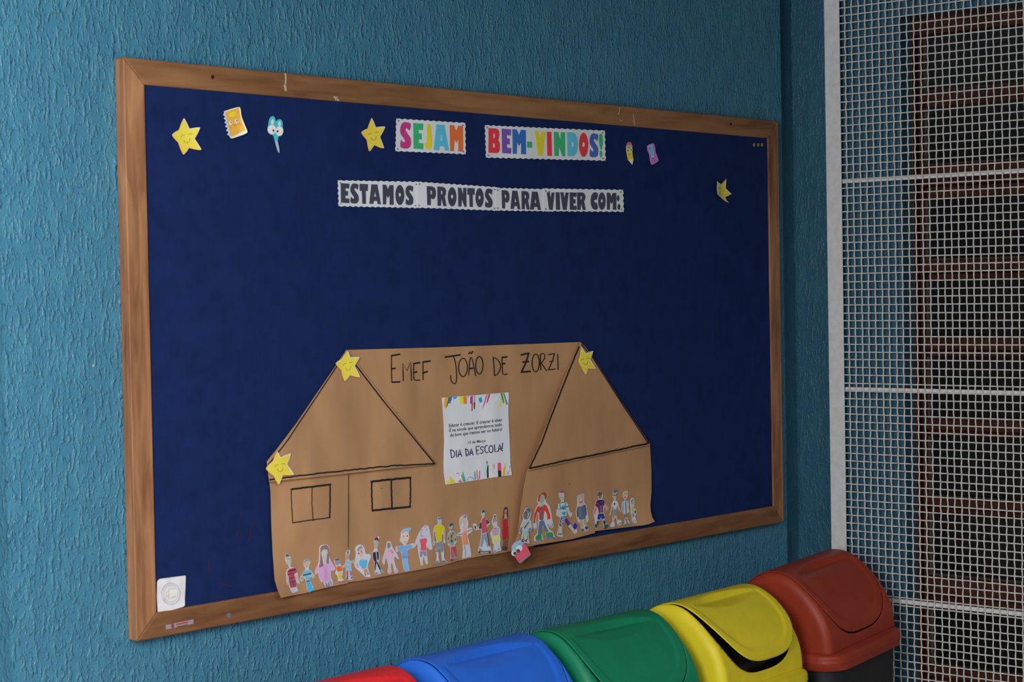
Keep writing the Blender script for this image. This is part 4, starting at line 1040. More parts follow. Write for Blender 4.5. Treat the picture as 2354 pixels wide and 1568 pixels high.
figure('tall paper figure with a pale hood and a long orange shirt, arms apart', C3,
       [(760, 400), (800, 360), (905, 318), (920, 350), (922, 420), (945, 500), (945, 560), (930, 640), (990, 620), (1030, 618), (1048, 660), (1035, 705), (980, 750), (925, 790), (945, 860), (968, 920), (980, 1000), (1000, 1130), (1020, 1275), (960, 1282), (820, 1318), (810, 1290), (825, 1200), (830, 1010), (805, 880), (800, 800), (700, 815), (678, 790), (690, 755), (790, 715), (765, 640), (745, 540), (748, 460)],
       [('shirt', (214, 126, 84), [(818, 720), (900, 700), (925, 830), (950, 995), (832, 1010), (812, 860)]), ('scarf', (196, 150, 140), [(830, 570), (880, 560), (905, 700), (850, 720), (825, 660)]), ('face', (176, 156, 152), [(805, 400), (880, 385), (905, 440), (890, 560), (845, 575), (815, 500)]), ('hair', (112, 112, 138), [(800, 385), (900, 330), (905, 380), (880, 400), (830, 380)]),
        ('hood_edge', (160, 164, 120), [(755, 480), (790, 400), (800, 420), (785, 540), (760, 600)]), ('trouser_line', (120, 124, 134), 's', [(862, 1020), (885, 1150), (880, 1270)], 1.2), ('arm_line', (150, 100, 90), 's', [(915, 700), (980, 680), (1025, 650)], 1.6), ('arm_line', (110, 96, 120), 's', [(695, 775), (740, 768), (800, 765)], 1.6), ('pocket', (176, 142, 150), [(860, 810), (890, 800), (900, 860), (870, 880)])])
figure('paper figure in a red shirt riding a grey skateboard', C3,
       [(1240, 260), (1265, 215), (1310, 215), (1325, 270), (1325, 340), (1300, 385), (1340, 430), (1385, 450), (1445, 530), (1430, 550), (1365, 600), (1365, 700), (1390, 770), (1395, 850), (1420, 1000), (1425, 1050), (1465, 1055), (1455, 1110), (1492, 1135), (1480, 1158), (1440, 1190), (1410, 1192), (1300, 1195), (1210, 1198), (1180, 1190), (1165, 1110), (1180, 1060), (1205, 1050), (1225, 900), (1245, 770), (1238, 660), (1200, 660), (1130, 688), (1080, 668), (1065, 600), (1055, 540), (1090, 515), (1130, 540), (1145, 600), (1180, 610), (1225, 520), (1235, 450), (1275, 385), (1240, 350)],
       [('shirt', (174, 72, 88), [(1245, 450), (1275, 400), (1310, 395), (1345, 440), (1365, 500), (1360, 600), (1370, 720), (1255, 755), (1240, 600)]), ('sleeve', (60, 60, 68), [(1215, 520), (1240, 490), (1240, 640), (1195, 650), (1185, 610)]), ('sleeve', (62, 62, 70), [(1345, 440), (1385, 455), (1425, 510), (1370, 545)]), ('arm', (172, 160, 150), [(1375, 560), (1435, 530), (1425, 548), (1365, 592)]),
        ('trousers', (122, 132, 152), [(1255, 765), (1370, 735), (1385, 800), (1412, 1030), (1380, 1060), (1310, 860), (1260, 1050), (1215, 1040), (1235, 880)]), ('trouser_stripe', (50, 54, 66), 's', [(1375, 740), (1390, 850), (1415, 1020)], 1.6), ('hair', (66, 66, 72), [(1243, 300), (1262, 225), (1310, 220), (1322, 270), (1280, 275)]), ('face', (160, 166, 146), [(1245, 300), (1285, 278), (1322, 285), (1318, 350), (1290, 378), (1250, 350)]),
        ('glove', (168, 160, 150), [(1070, 600), (1130, 600), (1180, 650), (1125, 680), (1082, 660)]), ('glove', (44, 44, 50), [(1088, 575), (1115, 575), (1120, 640), (1092, 640)]), ('shoe', (170, 176, 186), [(1175, 1080), (1215, 1060), (1262, 1120), (1180, 1130)]), ('shoe_stripe', (50, 60, 80), 's', [(1185, 1095), (1240, 1112)], 1.4), ('shoe', (176, 180, 188), [(1400, 1075), (1455, 1058), (1450, 1115), (1398, 1120)]), ('skateboard', (92, 100, 118), [(1180, 1130), (1300, 1145), (1480, 1135), (1450, 1165), (1300, 1178), (1200, 1165)]), ('wheel', (30, 30, 36), ell(1198, 1172, 18, 22, 12)), ('wheel', (30, 30, 36), ell(1425, 1175, 18, 20, 12))])
figure('paper figure in a lilac top and pale yellow skirt', C3,
       [(1500, 420), (1520, 330), (1550, 305), (1580, 340), (1590, 420), (1608, 500), (1605, 590), (1655, 605), (1668, 680), (1660, 790), (1675, 880), (1668, 930), (1668, 1040), (1690, 1130), (1660, 1148), (1605, 1150), (1570, 1180), (1520, 1195), (1512, 1110), (1528, 1000), (1490, 975), (1485, 890), (1460, 820), (1440, 740), (1465, 700), (1530, 625), (1500, 570), (1475, 490)],
       [('top', (168, 142, 164), [(1475, 710), (1530, 640), (1560, 630), (1600, 610), (1645, 620), (1640, 700), (1615, 780), (1500, 800), (1490, 740)]), ('skirt', (190, 188, 110), [(1515, 805), (1640, 790), (1672, 900), (1570, 920), (1490, 970), (1500, 880)]), ('hair', (140, 120, 132), [(1500, 470), (1525, 350), (1555, 330), (1580, 420), (1595, 490), (1550, 470), (1510, 540)]), ('hair_bow', (84, 64, 84), ell(1545, 362, 20, 24, 12)),
        ('face', (166, 168, 160), [(1505, 530), (1550, 475), (1600, 500), (1600, 560), (1560, 605), (1515, 590)]), ('shoe', (110, 140, 186), [(1525, 1140), (1560, 1110), (1572, 1160), (1530, 1180)]), ('shoe', (96, 120, 180), [(1612, 1120), (1640, 1075), (1645, 1115)]), ('collar', (90, 60, 80), 's', [(1535, 630), (1550, 645), (1570, 632)], 1.4)])
figure('tall paper figure with long dark hair in a red dress', C3,
       [(1745, 200), (1770, 155), (1815, 150), (1840, 200), (1845, 360), (1868, 380), (1860, 520), (1850, 640), (1850, 870), (1835, 930), (1830, 1060), (1810, 1130), (1710, 1128), (1715, 1050), (1740, 930), (1718, 880), (1705, 700), (1700, 620), (1680, 520), (1690, 380), (1735, 360), (1735, 260)],
       [('dress', (168, 34, 44), [(1712, 440), (1760, 450), (1828, 430), (1835, 600), (1835, 660), (1848, 870), (1810, 800), (1795, 870), (1735, 905), (1715, 700), (1738, 620), (1708, 520)]), ('hair', (60, 54, 62), [(1748, 200), (1775, 160), (1812, 158), (1835, 205), (1840, 380), (1820, 380), (1815, 210), (1770, 215), (1752, 300), (1745, 400), (1730, 400), (1740, 270)]),
        ('face', (176, 128, 116), [(1758, 225), (1812, 205), (1815, 280), (1785, 300), (1765, 290)]), ('neck', (180, 136, 112), [(1755, 320), (1808, 310), (1818, 400), (1760, 420)]), ('mouth', (150, 30, 50), [(1765, 262), (1800, 255), (1785, 288)]), ('arm', (172, 120, 110), [(1692, 385), (1705, 385), (1715, 600), (1702, 610)]), ('arm', (172, 120, 110), [(1848, 380), (1864, 385), (1855, 600), (1842, 600)]),
        ('tights', (110, 78, 58), [(1742, 920), (1825, 900), (1828, 1030), (1735, 1040)]), ('shoe', (60, 56, 66), [(1715, 1045), (1752, 1045), (1750, 1125), (1712, 1122)]), ('shoe', (56, 52, 62), [(1772, 1050), (1815, 1045), (1812, 1125), (1768, 1125)])], paper=mat('brown_figure_paper', (120, 92, 74), .8, 1.5, .2))
figure('small paper figure with a grey scribbled face and pale green football kit', C4,
       [(370, 660), (420, 600), (480, 595), (530, 640), (545, 720), (520, 840), (500, 870), (530, 900), (545, 1020), (556, 1100), (530, 1170), (495, 1165), (470, 1130), (470, 1200), (480, 1290), (495, 1440), (480, 1465), (400, 1450), (330, 1445), (298, 1400), (305, 1300), (325, 1180), (325, 1110), (290, 1200), (262, 1236), (242, 1215), (260, 1130), (295, 1000), (330, 905), (345, 880), (325, 800), (345, 740)],
       [('shirt', (150, 172, 170), [(330, 930), (390, 925), (480, 895), (505, 920), (500, 1010), (470, 1040), (465, 1135), (345, 1160), (330, 1060), (300, 1040)]), ('sash', (140, 30, 50), [(362, 1075), (470, 935), (482, 950), (375, 1112)]), ('shorts', (140, 168, 172), [(342, 1165), (460, 1155), (466, 1270), (420, 1280), (400, 1220), (375, 1275), (330, 1270)]),
        ('head', (112, 112, 108), [(375, 690), (430, 620), (490, 620), (522, 690), (500, 810), (440, 880), (370, 875), (335, 820), (350, 740)]), ('cap', (60, 84, 100), [(415, 625), (480, 605), (522, 650), (518, 720), (480, 660), (430, 650)]), ('scribble', (40, 44, 44), 's', [(380, 740), (430, 700), (440, 760), (420, 830), (390, 800)], 1.4), ('ear_line', (200, 204, 210), 's', [(462, 720), (462, 790), (440, 830)], 1.6),
        ('arm', (90, 96, 100), [(290, 1070), (325, 1060), (300, 1150), (262, 1210), (255, 1180)]), ('sock', (150, 140, 60), [(335, 1285), (368, 1285), (366, 1360), (330, 1360)]), ('sock', (150, 140, 60), [(432, 1280), (465, 1275), (466, 1360), (436, 1365)]), ('boot', (34, 34, 36), ell(340, 1390, 34, 36, 14)), ('boot', (40, 36, 40), ell(428, 1392, 32, 34, 14)), ('boot_patch', (186, 176, 160), ell(350, 1390, 14, 16, 10)), ('boot_patch', (196, 190, 186), ell(446, 1396, 20, 20, 10)), ('ball', (100, 110, 150), ell(508, 1115, 30, 30, 14))], up=.0045)
figure('large paper figure with red hair, red jacket and green shoes', C4,
       [(690, 380), (720, 300), (790, 235), (860, 222), (905, 270), (905, 360), (880, 460), (930, 500), (975, 560), (1010, 680), (1030, 800), (1050, 920), (1075, 1030), (1060, 1080), (1000, 1085), (940, 1060), (965, 1120), (1030, 1160), (1070, 1190), (1122, 1340), (915, 1370), (880, 1250), (890, 1190), (830, 1070), (800, 1060), (790, 1230), (828, 1370), (825, 1400), (615, 1420), (610, 1350), (620, 1270), (690, 1225), (700, 1100), (710, 950), (720, 820), (690, 710), (650, 880), (665, 980), (670, 1100), (640, 1135), (600, 1130), (565, 1080), (565, 980), (590, 850), (620, 700), (670, 570), (720, 510), (690, 480)],
       [('jacket', (190, 46, 36), [(620, 720), (690, 570), (735, 560), (755, 640), (760, 900), (735, 890), (722, 720), (690, 690), (640, 850), (628, 975), (586, 970), (595, 850)]), ('jacket', (196, 52, 40), [(815, 560), (850, 515), (910, 560), (960, 680), (990, 780), (1002, 865), (925, 885), (920, 780), (870, 660), (845, 700), (825, 890), (800, 900), (815, 700)]), ('shirt', (100, 92, 104), [(750, 580), (815, 565), (825, 760), (815, 905), (765, 905), (752, 760)]),
        ('shirt_stripe', (160, 60, 70), 's', [(780, 600), (790, 760), (785, 890)], 1.2), ('trousers', (84, 102, 132), [(735, 925), (835, 905), (880, 1030), (955, 1170), (885, 1190), (815, 1040), (800, 1030), (785, 1240), (700, 1240), (712, 1060)]), ('hair', (140, 44, 30), [(700, 420), (715, 310), (790, 240), (860, 225), (902, 280), (898, 360), (875, 420), (855, 300), (790, 270), (750, 330), (725, 470)]),
        ('face', (150, 142, 124), [(748, 330), (800, 280), (845, 300), (852, 380), (815, 480), (770, 490), (735, 420)]), ('neck', (168, 160, 140), [(730, 500), (820, 490), (825, 540), (790, 575), (745, 560)]), ('shoe', (40, 130, 60), [(640, 1300), (700, 1245), (775, 1240), (790, 1320), (760, 1350), (650, 1360)]), ('sole', (96, 112, 152), [(650, 1362), (800, 1350), (815, 1388), (660, 1402)]),
        ('shoe', (44, 136, 66), [(885, 1210), (950, 1190), (1040, 1190), (1070, 1260), (1040, 1285), (890, 1300)]), ('sole', (94, 110, 154), [(905, 1310), (1060, 1285), (1105, 1335), (920, 1352)]), ('hand_line', (100, 104, 116), 's', [(930, 990), (950, 1040), (1000, 1060), (1040, 1030), (1040, 980)], 1), ('hand_line', (100, 104, 116), 's', [(590, 1080), (620, 1120), (650, 1090)], 1)])
figure('paper figure kicking a blue ball, pink cap and white T-shirt with teal lettering', C4,
       [(1200, 240), (1225, 200), (1270, 183), (1315, 205), (1330, 240), (1338, 330), (1325, 410), (1330, 465), (1390, 470), (1415, 510), (1430, 570), (1460, 680), (1480, 715), (1530, 715), (1525, 750), (1500, 810), (1470, 828), (1440, 780), (1395, 640), (1385, 700), (1390, 810), (1430, 890), (1475, 980), (1530, 1050), (1560, 1090), (1540, 1030), (1540, 980), (1580, 950), (1625, 970), (1642, 1040), (1635, 1110), (1648, 1180), (1620, 1215), (1580, 1222), (1530, 1190), (1480, 1110), (1420, 1040), (1345, 920), (1310, 930), (1290, 1050), (1285, 1200), (1305, 1280), (1280, 1308), (1200, 1300), (1155, 1270), (1165, 1210), (1190, 1130), (1205, 1000), (1245, 830), (1225, 838), (1160, 800), (1130, 770), (1150, 740), (1155, 620), (1170, 530), (1210, 490), (1245, 480), (1250, 410), (1210, 360)],
       [('shirt', (176, 184, 192), [(1160, 620), (1175, 535), (1230, 480), (1330, 470), (1395, 480), (1425, 560), (1380, 580), (1375, 700), (1385, 805), (1250, 820), (1235, 640)]), ('shirt_seam', (40, 112, 130), 's', [(1170, 530), (1158, 628), (1225, 632)], 1.6), ('shirt_seam', (40, 112, 130), 's', [(1228, 480), (1345, 470)], 1.6), ('shirt_seam', (40, 112, 130), 's', [(1222, 490), (1235, 600)], 1.4), ('shirt_seam', (40, 112, 130), 's', [(1350, 475), (1362, 560)], 1.4), ('shirt_seam', (40, 112, 130), 's', [(1370, 582), (1422, 560)], 1.8), ('shirt_seam', (40, 112, 130), 's', [(1250, 825), (1388, 806)], 1.8),
        ('shirt_letter', (36, 130, 150), 's', [(1236, 635), (1245, 580), (1262, 640), (1275, 580)], 1.8), ('shirt_letter', (36, 130, 150), 's', [(1288, 560), (1290, 640)], 1.8), ('shirt_letter', (36, 130, 150), 's', [(1303, 555), (1306, 645)], 1.8), ('shirt_letter', (36, 130, 150), 's', [(1332, 560), (1308, 605), (1338, 640)], 1.8), ('shirt_letter', (36, 130, 150), 's', [(1345, 602), (1372, 590), (1358, 560), (1342, 590), (1350, 630), (1375, 625)], 1.6),
        ('shirt_swoosh', (30, 136, 168), [(1252, 705), (1290, 725), (1345, 685), (1360, 710), (1350, 765), (1335, 778), (1300, 760)]), ('shorts', (76, 46, 124), [(1250, 850), (1385, 825), (1430, 910), (1478, 985), (1415, 1035), (1340, 905), (1325, 880), (1290, 940), (1275, 1045), (1212, 1020)]), ('short_mark', (190, 190, 205), 's', [(1262, 1015), (1248, 960), (1285, 940), (1262, 900), (1300, 880), (1300, 845)], 2), ('short_mark', (190, 190, 205), 's', [(1330, 850), (1340, 880), (1360, 850)], 1.6),
        ('cap', (170, 40, 110), [(1203, 240), (1228, 203), (1270, 187), (1312, 208), (1328, 232), (1260, 232)]), ('face', (174, 172, 168), [(1203, 248), (1260, 238), (1325, 240), (1333, 330), (1310, 395), (1265, 405), (1220, 350)]), ('neck', (178, 172, 152), [(1252, 412), (1322, 408), (1326, 462), (1255, 470)]), ('eye', (110, 114, 126), ell(1245, 290, 8, 8, 8)), ('eye', (110, 114, 126), ell(1295, 285, 8, 8, 8)), ('smile', (120, 110, 110), 's', [(1240, 345), (1270, 362), (1298, 345)], 1),
        ('ball', (36, 44, 150), ell(1590, 1040, 46, 76, 20)), ('leg', (172, 168, 160), [(1210, 1035), (1275, 1050), (1275, 1220), (1200, 1215)]), ('leg', (174, 170, 162), [(1420, 1040), (1478, 995), (1570, 1120), (1530, 1175)]), ('sock_line', (70, 72, 84), 's', [(1180, 1228), (1285, 1238)], 1.4)])
figure('paper figure with pale hair and a grey-blue coat, smiling', C5,
       [(200, 480), (220, 430), (290, 405), (355, 395), (372, 420), (370, 560), (375, 640), (420, 660), (445, 760), (460, 900), (470, 980), (490, 1040), (470, 1120), (430, 1130), (430, 1200), (480, 1240), (490, 1310), (460, 1350), (400, 1340), (360, 1385), (300, 1380), (280, 1330), (295, 1290), (280, 1200), (265, 1130), (225, 1145), (195, 1080), (180, 1000), (155, 900), (165, 780), (200, 710), (195, 600)],
       [('coat', (86, 96, 120), [(215, 720), (290, 730), (360, 680), (400, 690), (425, 800), (432, 930), (400, 990), (405, 1035), (290, 1060), (240, 1050), (215, 960), (175, 900), (180, 790)]), ('coat_shade', (106, 120, 142), [(240, 760), (280, 760), (290, 1000), (250, 1000)]), ('sleeve', (76, 84, 110), [(350, 690), (400, 670), (425, 760), (435, 920), (405, 935), (385, 800)]), ('sleeve', (84, 76, 100), [(175, 810), (205, 780), (215, 990), (185, 990)]),
        ('hair', (150, 156, 166), [(225, 470), (240, 435), (350, 410), (355, 460), (260, 465), (235, 560)]), ('face', (186, 158, 146), [(235, 500), (260, 470), (350, 465), (360, 600), (345, 680), (280, 725), (240, 690)]), ('eye', (90, 90, 120), ell(248, 522, 8, 16, 10)), ('eye', (90, 90, 120), ell(318, 500, 8, 16, 10)), ('smile', (140, 50, 50), 's', [(240, 585), (265, 630), (300, 625), (325, 570)], 1.4),
        ('trousers', (176, 150, 84), [(272, 1070), (325, 1060), (328, 1170), (322, 1270), (300, 1270)]), ('trousers', (172, 144, 78), [(360, 1055), (408, 1040), (415, 1180), (385, 1210)]), ('shoe', (96, 92, 110), ell(328, 1330, 40, 42, 16)), ('shoe', (78, 62, 90), ell(432, 1270, 40, 44, 16))])
figure('paper figure in a maroon and navy striped football kit', C5,
       [(705, 420), (730, 350), (775, 328), (825, 360), (855, 430), (850, 500), (830, 530), (860, 550), (895, 600), (900, 660), (940, 700), (1005, 730), (1008, 800), (990, 840), (945, 835), (915, 770), (880, 740), (870, 870), (895, 940), (915, 1010), (890, 1070), (905, 1160), (990, 1170), (1020, 1210), (1000, 1260), (900, 1298), (870, 1260), (845, 1090), (800, 1030), (760, 1090), (735, 1180), (715, 1270), (690, 1308), (640, 1270), (632, 1160), (655, 1140), (640, 1050), (615, 940), (605, 820), (640, 760), (645, 690), (665, 600), (700, 560), (755, 545), (730, 500)],
       [('shirt', (46, 32, 92), [(655, 680), (690, 575), (760, 548), (860, 548), (890, 600), (885, 700), (850, 690), (862, 870), (742, 890), (725, 760), (700, 745)]), ('shirt_stripe', (150, 46, 72), [(672, 605), (755, 650), (765, 880), (748, 882), (735, 680), (668, 630)]), ('shirt_stripe', (150, 50, 76), [(850, 560), (872, 575), (800, 650), (790, 640)]), ('shirt_stripe', (168, 130, 170), 's', [(790, 700), (800, 790), (795, 870)], 1.5), ('shirt_stripe', (150, 60, 80), 's', [(825, 690), (835, 780), (828, 865)], 1.5), ('shirt_stripe', (150, 60, 80), 's', [(850, 640), (855, 740), (848, 850)], 1.2),
        ('sleeve_trim', (150, 40, 34), [(655, 670), (715, 700), (710, 735), (650, 700)]), ('sleeve_trim', (176, 150, 44), [(650, 702), (705, 735), (700, 752), (648, 722)]), ('belt', (176, 170, 36), [(745, 892), (860, 880), (862, 900), (746, 908)]), ('shorts', (40, 44, 126), [(735, 912), (865, 900), (905, 1020), (830, 1055), (800, 990), (765, 1065), (712, 1050), (720, 970)]),
        ('hair', (84, 70, 66), [(708, 425), (732, 358), (775, 340), (820, 365), (830, 420), (770, 415), (720, 450)]), ('face', (140, 120, 112), [(722, 450), (775, 418), (825, 430), (820, 490), (780, 530), (740, 505)]), ('eyebrow', (40, 34, 36), 's', [(745, 440), (770, 448), (800, 438)], 1.6), ('mouth', (60, 44, 46), 's', [(765, 490), (790, 488)], 1.6),
        ('arm', (176, 120, 106), [(645, 750), (690, 760), (660, 900), (625, 920), (615, 830)]), ('arm', (180, 122, 106), [(895, 680), (960, 730), (1000, 740), (1000, 820), (950, 820), (920, 760), (890, 720)]), ('sock', (36, 38, 104), [(712, 1085), (755, 1095), (725, 1190), (690, 1190)]), ('sock', (36, 38, 104), [(852, 1085), (892, 1080), (915, 1170), (880, 1185)]),
        ('boot', (34, 74, 48), [(638, 1175), (690, 1185), (720, 1200), (700, 1270), (650, 1260)]), ('boot', (38, 84, 52), [(880, 1190), (985, 1178), (1008, 1215), (990, 1250), (890, 1275)]), ('sole', (34, 36, 96), [(880, 1278), (990, 1255), (930, 1288), (896, 1294)])])
figure('paper figure with tall grey hair, white T-shirt and big white boots', C5,
       [(1110, 380), (1120, 300), (1150, 270), (1210, 270), (1252, 295), (1205, 370), (1205, 440), (1195, 500), (1175, 540), (1175, 570), (1220, 580), (1250, 660), (1280, 760), (1320, 830), (1320, 870), (1290, 872), (1235, 760), (1215, 700), (1200, 800), (1210, 940), (1235, 1060), (1300, 1062), (1335, 1090), (1345, 1185), (1240, 1228), (1215, 1140), (1170, 980), (1145, 1110), (1150, 1130), (1165, 1260), (1060, 1285), (1045, 1230), (1042, 1180), (1090, 1150), (1100, 1010), (1110, 900), (1125, 780), (1125, 690), (1090, 800), (1065, 880), (1050, 960), (1025, 965), (1020, 930), (1050, 850), (1080, 700), (1100, 600), (1145, 560), (1140, 530), (1100, 490), (1092, 430)],
       [('shirt', (176, 180, 190), [(1105, 620), (1150, 570), (1185, 570), (1225, 600), (1245, 680), (1205, 690), (1190, 790), (1130, 795), (1128, 700), (1085, 720)]), ('badge', (60, 34, 44), ell(1148, 655, 17, 36, 14)), ('shorts', (122, 122, 124), [(1125, 800), (1190, 795), (1210, 945), (1160, 960), (1150, 930), (1140, 990), (1105, 995)]), ('hair', (92, 94, 106), [(1115, 370), (1122, 300), (1155, 272), (1205, 275), (1245, 300), (1200, 365), (1150, 378)]),
        ('face', (170, 150, 132), [(1098, 400), (1150, 380), (1200, 375), (1200, 440), (1180, 510), (1130, 525), (1100, 480)]), ('glasses', (84, 84, 96), 's', [(1108, 420), (1150, 425), (1195, 415)], 4), ('lens', (190, 196, 206), ell(1130, 410, 14, 14, 10)), ('lens', (190, 196, 206), ell(1178, 405, 14, 14, 10)), ('arm', (176, 156, 136), [(1088, 730), (1110, 730), (1050, 950), (1028, 950)]), ('arm', (176, 156, 136), [(1222, 700), (1246, 690), (1315, 850), (1295, 862)]),
        ('leg', (170, 150, 132), [(1105, 1000), (1142, 995), (1138, 1110), (1100, 1120)]), ('leg', (172, 152, 134), [(1165, 965), (1208, 950), (1235, 1070), (1205, 1100)]), ('boot_line', (110, 112, 124), 's', [(1062, 1262), (1160, 1240)], 1.4), ('boot_line', (110, 112, 124), 's', [(1238, 1190), (1335, 1130)], 1.4)])
figure('paper figure in a pale blue and white striped football shirt with blond fringe', C5,
       [(1360, 420), (1375, 350), (1430, 318), (1490, 320), (1500, 370), (1500, 440), (1480, 510), (1455, 530), (1455, 570), (1510, 580), (1520, 680), (1525, 760), (1550, 850), (1535, 880), (1510, 870), (1495, 880), (1505, 1000), (1510, 1060), (1525, 1140), (1590, 1160), (1590, 1190), (1520, 1200), (1500, 1120), (1480, 1050), (1440, 1030), (1450, 1150), (1465, 1190), (1450, 1215), (1385, 1210), (1385, 1180), (1415, 1150), (1405, 1030), (1390, 920), (1345, 870), (1325, 780), (1340, 680), (1355, 600), (1410, 570), (1405, 530), (1370, 480)],
       [('shirt', (128, 164, 188), [(1350, 690), (1370, 600), (1430, 582), (1505, 580), (1515, 670), (1495, 690), (1490, 890), (1375, 905), (1368, 700)]), ('shirt_stripe', (186, 190, 200), [(1400, 590), (1425, 585), (1430, 905), (1405, 908)]), ('shirt_stripe', DK, 's', [(1432, 590), (1436, 740), (1445, 890)], 1.4), ('shirt_stripe', (180, 184, 192), [(1460, 600), (1480, 598), (1488, 890), (1470, 892)]), ('shorts', (112, 108, 102), [(1390, 920), (1492, 895), (1502, 1000), (1400, 1015)]),
        ('hair', (176, 160, 70), [(1378, 375), (1400, 345), (1480, 325), (1490, 345), (1440, 352), (1385, 390)]), ('face', (182, 150, 140), [(1362, 420), (1385, 385), (1440, 355), (1492, 360), (1494, 440), (1470, 510), (1420, 515), (1375, 470)]), ('eye', (90, 100, 150), ell(1408, 400, 13, 16, 10)), ('eye', (60, 80, 130), ell(1468, 392, 10, 16, 10)), ('smile', (120, 60, 70), 's', [(1402, 475), (1420, 488), (1440, 480)], 1.4),
        ('neck', (190, 128, 100), [(1410, 525), (1452, 520), (1454, 572), (1412, 575)]), ('arm', (190, 134, 108), [(1340, 710), (1362, 710), (1368, 860), (1345, 850)]), ('arm', (190, 134, 108), [(1500, 700), (1520, 700), (1545, 850), (1515, 862)]), ('leg', (170, 130, 106), [(1405, 1020), (1440, 1020), (1442, 1070), (1408, 1070)]), ('leg', (170, 130, 106), [(1478, 1010), (1505, 1010), (1512, 1060), (1484, 1062)]),
        ('shoe', (70, 130, 160), [(1388, 1185), (1425, 1160), (1462, 1192), (1445, 1212), (1388, 1208)]), ('shoe', (74, 134, 164), [(1515, 1160), (1560, 1150), (1590, 1168), (1585, 1188), (1520, 1196)])])
figure('small paper figure in a yellow top holding a green ball, rightmost of the row', C5,
       [(1550, 600), (1565, 530), (1610, 495), (1655, 520), (1668, 580), (1660, 680), (1650, 760), (1680, 780), (1720, 820), (1722, 870), (1700, 940), (1680, 960), (1690, 1030), (1730, 1100), (1738, 1140), (1700, 1148), (1640, 1150), (1610, 1130), (1600, 1040), (1590, 940), (1565, 870), (1560, 720), (1548, 660)],
       [('top', (164, 158, 80), [(1590, 700), (1635, 715), (1650, 760), (1648, 880), (1610, 885), (1585, 800)]), ('trousers', (110, 130, 158), [(1600, 900), (1655, 895), (1665, 980), (1630, 1010), (1610, 990)]), ('hair', (84, 96, 92), [(1575, 640), (1585, 560), (1620, 530), (1652, 550), (1620, 560), (1595, 600), (1590, 650)]), ('face', (150, 152, 144), [(1595, 600), (1625, 560), (1655, 580), (1645, 660), (1610, 690), (1592, 650)]), ('ball', (70, 108, 66), ell(1685, 860, 24, 45, 16)), ('shoe', (130, 144, 170), ell(1635, 1100, 14, 34, 12)), ('shoe', (130, 144, 170), ell(1698, 1095, 16, 34, 12))])

# ------------------------------------------------------------------ swing-lid waste bins
HP = [(0, 0), (.012, -.0006), (.022, -.0022), (.034, -.0060), (.046, -.0120), (.058, -.0200), (.070, -.0295), (.082, -.0405), (.094, -.0530), (.106, -.0670), (.117, -.0820), (.126, -.0970), (.133, -.1120), (.138, -.1270), (.1415, -.1420), (.143, -.1560), (.1435, -.1670), (.1440, -.1800)]
CUM = [0.0]
for i in range(1, len(HP)): CUM.append(CUM[-1] + math.hypot(HP[i][0] - HP[i - 1][0], HP[i][1] - HP[i - 1][1]))
SL = CUM[-1]


def prof(s):
    """Point and outward normal of the lid's arch at arc length s (positive = towards the room)."""
    a = min(abs(s), SL - 1e-6); i = 0
    while CUM[i + 1] < a: i += 1
    t = (a - CUM[i]) / (CUM[i + 1] - CUM[i])
    h = HP[i][0] + (HP[i + 1][0] - HP[i][0]) * t; z = HP[i][1] + (HP[i + 1][1] - HP[i][1]) * t
    def nrm(k):
        k0 = max(0, k - 1); k1 = min(len(HP) - 1, k + 1)
        if k == 0: return (0.0, 1.0)
        dx, dz = HP[k1][0] - HP[k0][0], HP[k1][1] - HP[k0][1]; l = math.hypot(dx, dz); return (-dz / l, dx / l)
    n0, n1 = nrm(i), nrm(i + 1)
    nx = n0[0] + (n1[0] - n0[0]) * t; nz = n0[1] + (n1[1] - n0[1]) * t
    sg = -1 if s >= 0 else 1          # room side is -Y
    return sg * h, z, sg * nx, nz


AF, RXF, RIN = .155, .015, .022


def flare(z): return 1 + .03 * max(0.0, min(1.0, -z / .18))


def hood_pt(s, v, off=0.0):
    y, z, ny, nz = prof(s)
    av = abs(v)
    if av <= AF: x, ins = av, 0.0
    else:
        t = min(1.0, (av - AF) / .032) * math.pi / 2; x = AF + RXF * math.sin(t); ins = RIN * (1 - math.cos(t))
    k = 1 - ins / .150
    zz = -.180 + (z + .180) * k
    return ((x if v >= 0 else -x) * flare(zz), y * k + ny * off, zz + nz * off)


def stadium(W, Sf, n=720):
    q = stadium_(W, Sf, n); out = [q[0]]
    for p in q[1:]:
        if math.hypot(p[0] - out[-1][0], p[1] - out[-1][1]) > .0042: out.append(p)
    if math.hypot(out[-1][0] - out[0][0], out[-1][1] - out[0][1]) < .002: out.pop()
    return out


def stadium_(W, Sf, n):
    out = []
    for i in range(n):
        a = 2 * math.pi * i / n; c, s_ = math.cos(a), math.sin(a)
        out.append((math.copysign(abs(s_) ** (2 / 3.0), s_) * Sf, math.copysign(abs(c) ** (2 / 3.0), c) * W))
    return out


def surf(name, loops, fn, m, step):
    v2, f = tri(loops, step)
    V = [fn(a, b) for a, b in v2]
    F = []
    tot = 0
    for t in f:
        A, B, C_ = (Vector(V[i]) for i in t)
        n = (B - A).cross(C_ - A); ctr = (A + B + C_) / 3 - Vector((0, 0, -.12))
        tot += n.dot(ctr)
    F = list(f) if tot > 0 else [(t[0], t[2], t[1]) for t in f]
    return mk(name, V, F, m, None, smooth=True, local=True)


def rr(hx, hy, z, r, n=7):
    """Rounded-rectangle ring."""
    out = []
    for cx, cy, a0 in ((hx - r, hy - r, 0), (-hx + r, hy - r, 90), (-hx + r, -hy + r, 180), (hx - r, -hy + r, 270)):
        for i in range(n + 1):
            a = math.radians(a0 + 90 * i / n); out.append((cx + r * math.cos(a), cy + r * math.sin(a), z))
    return out


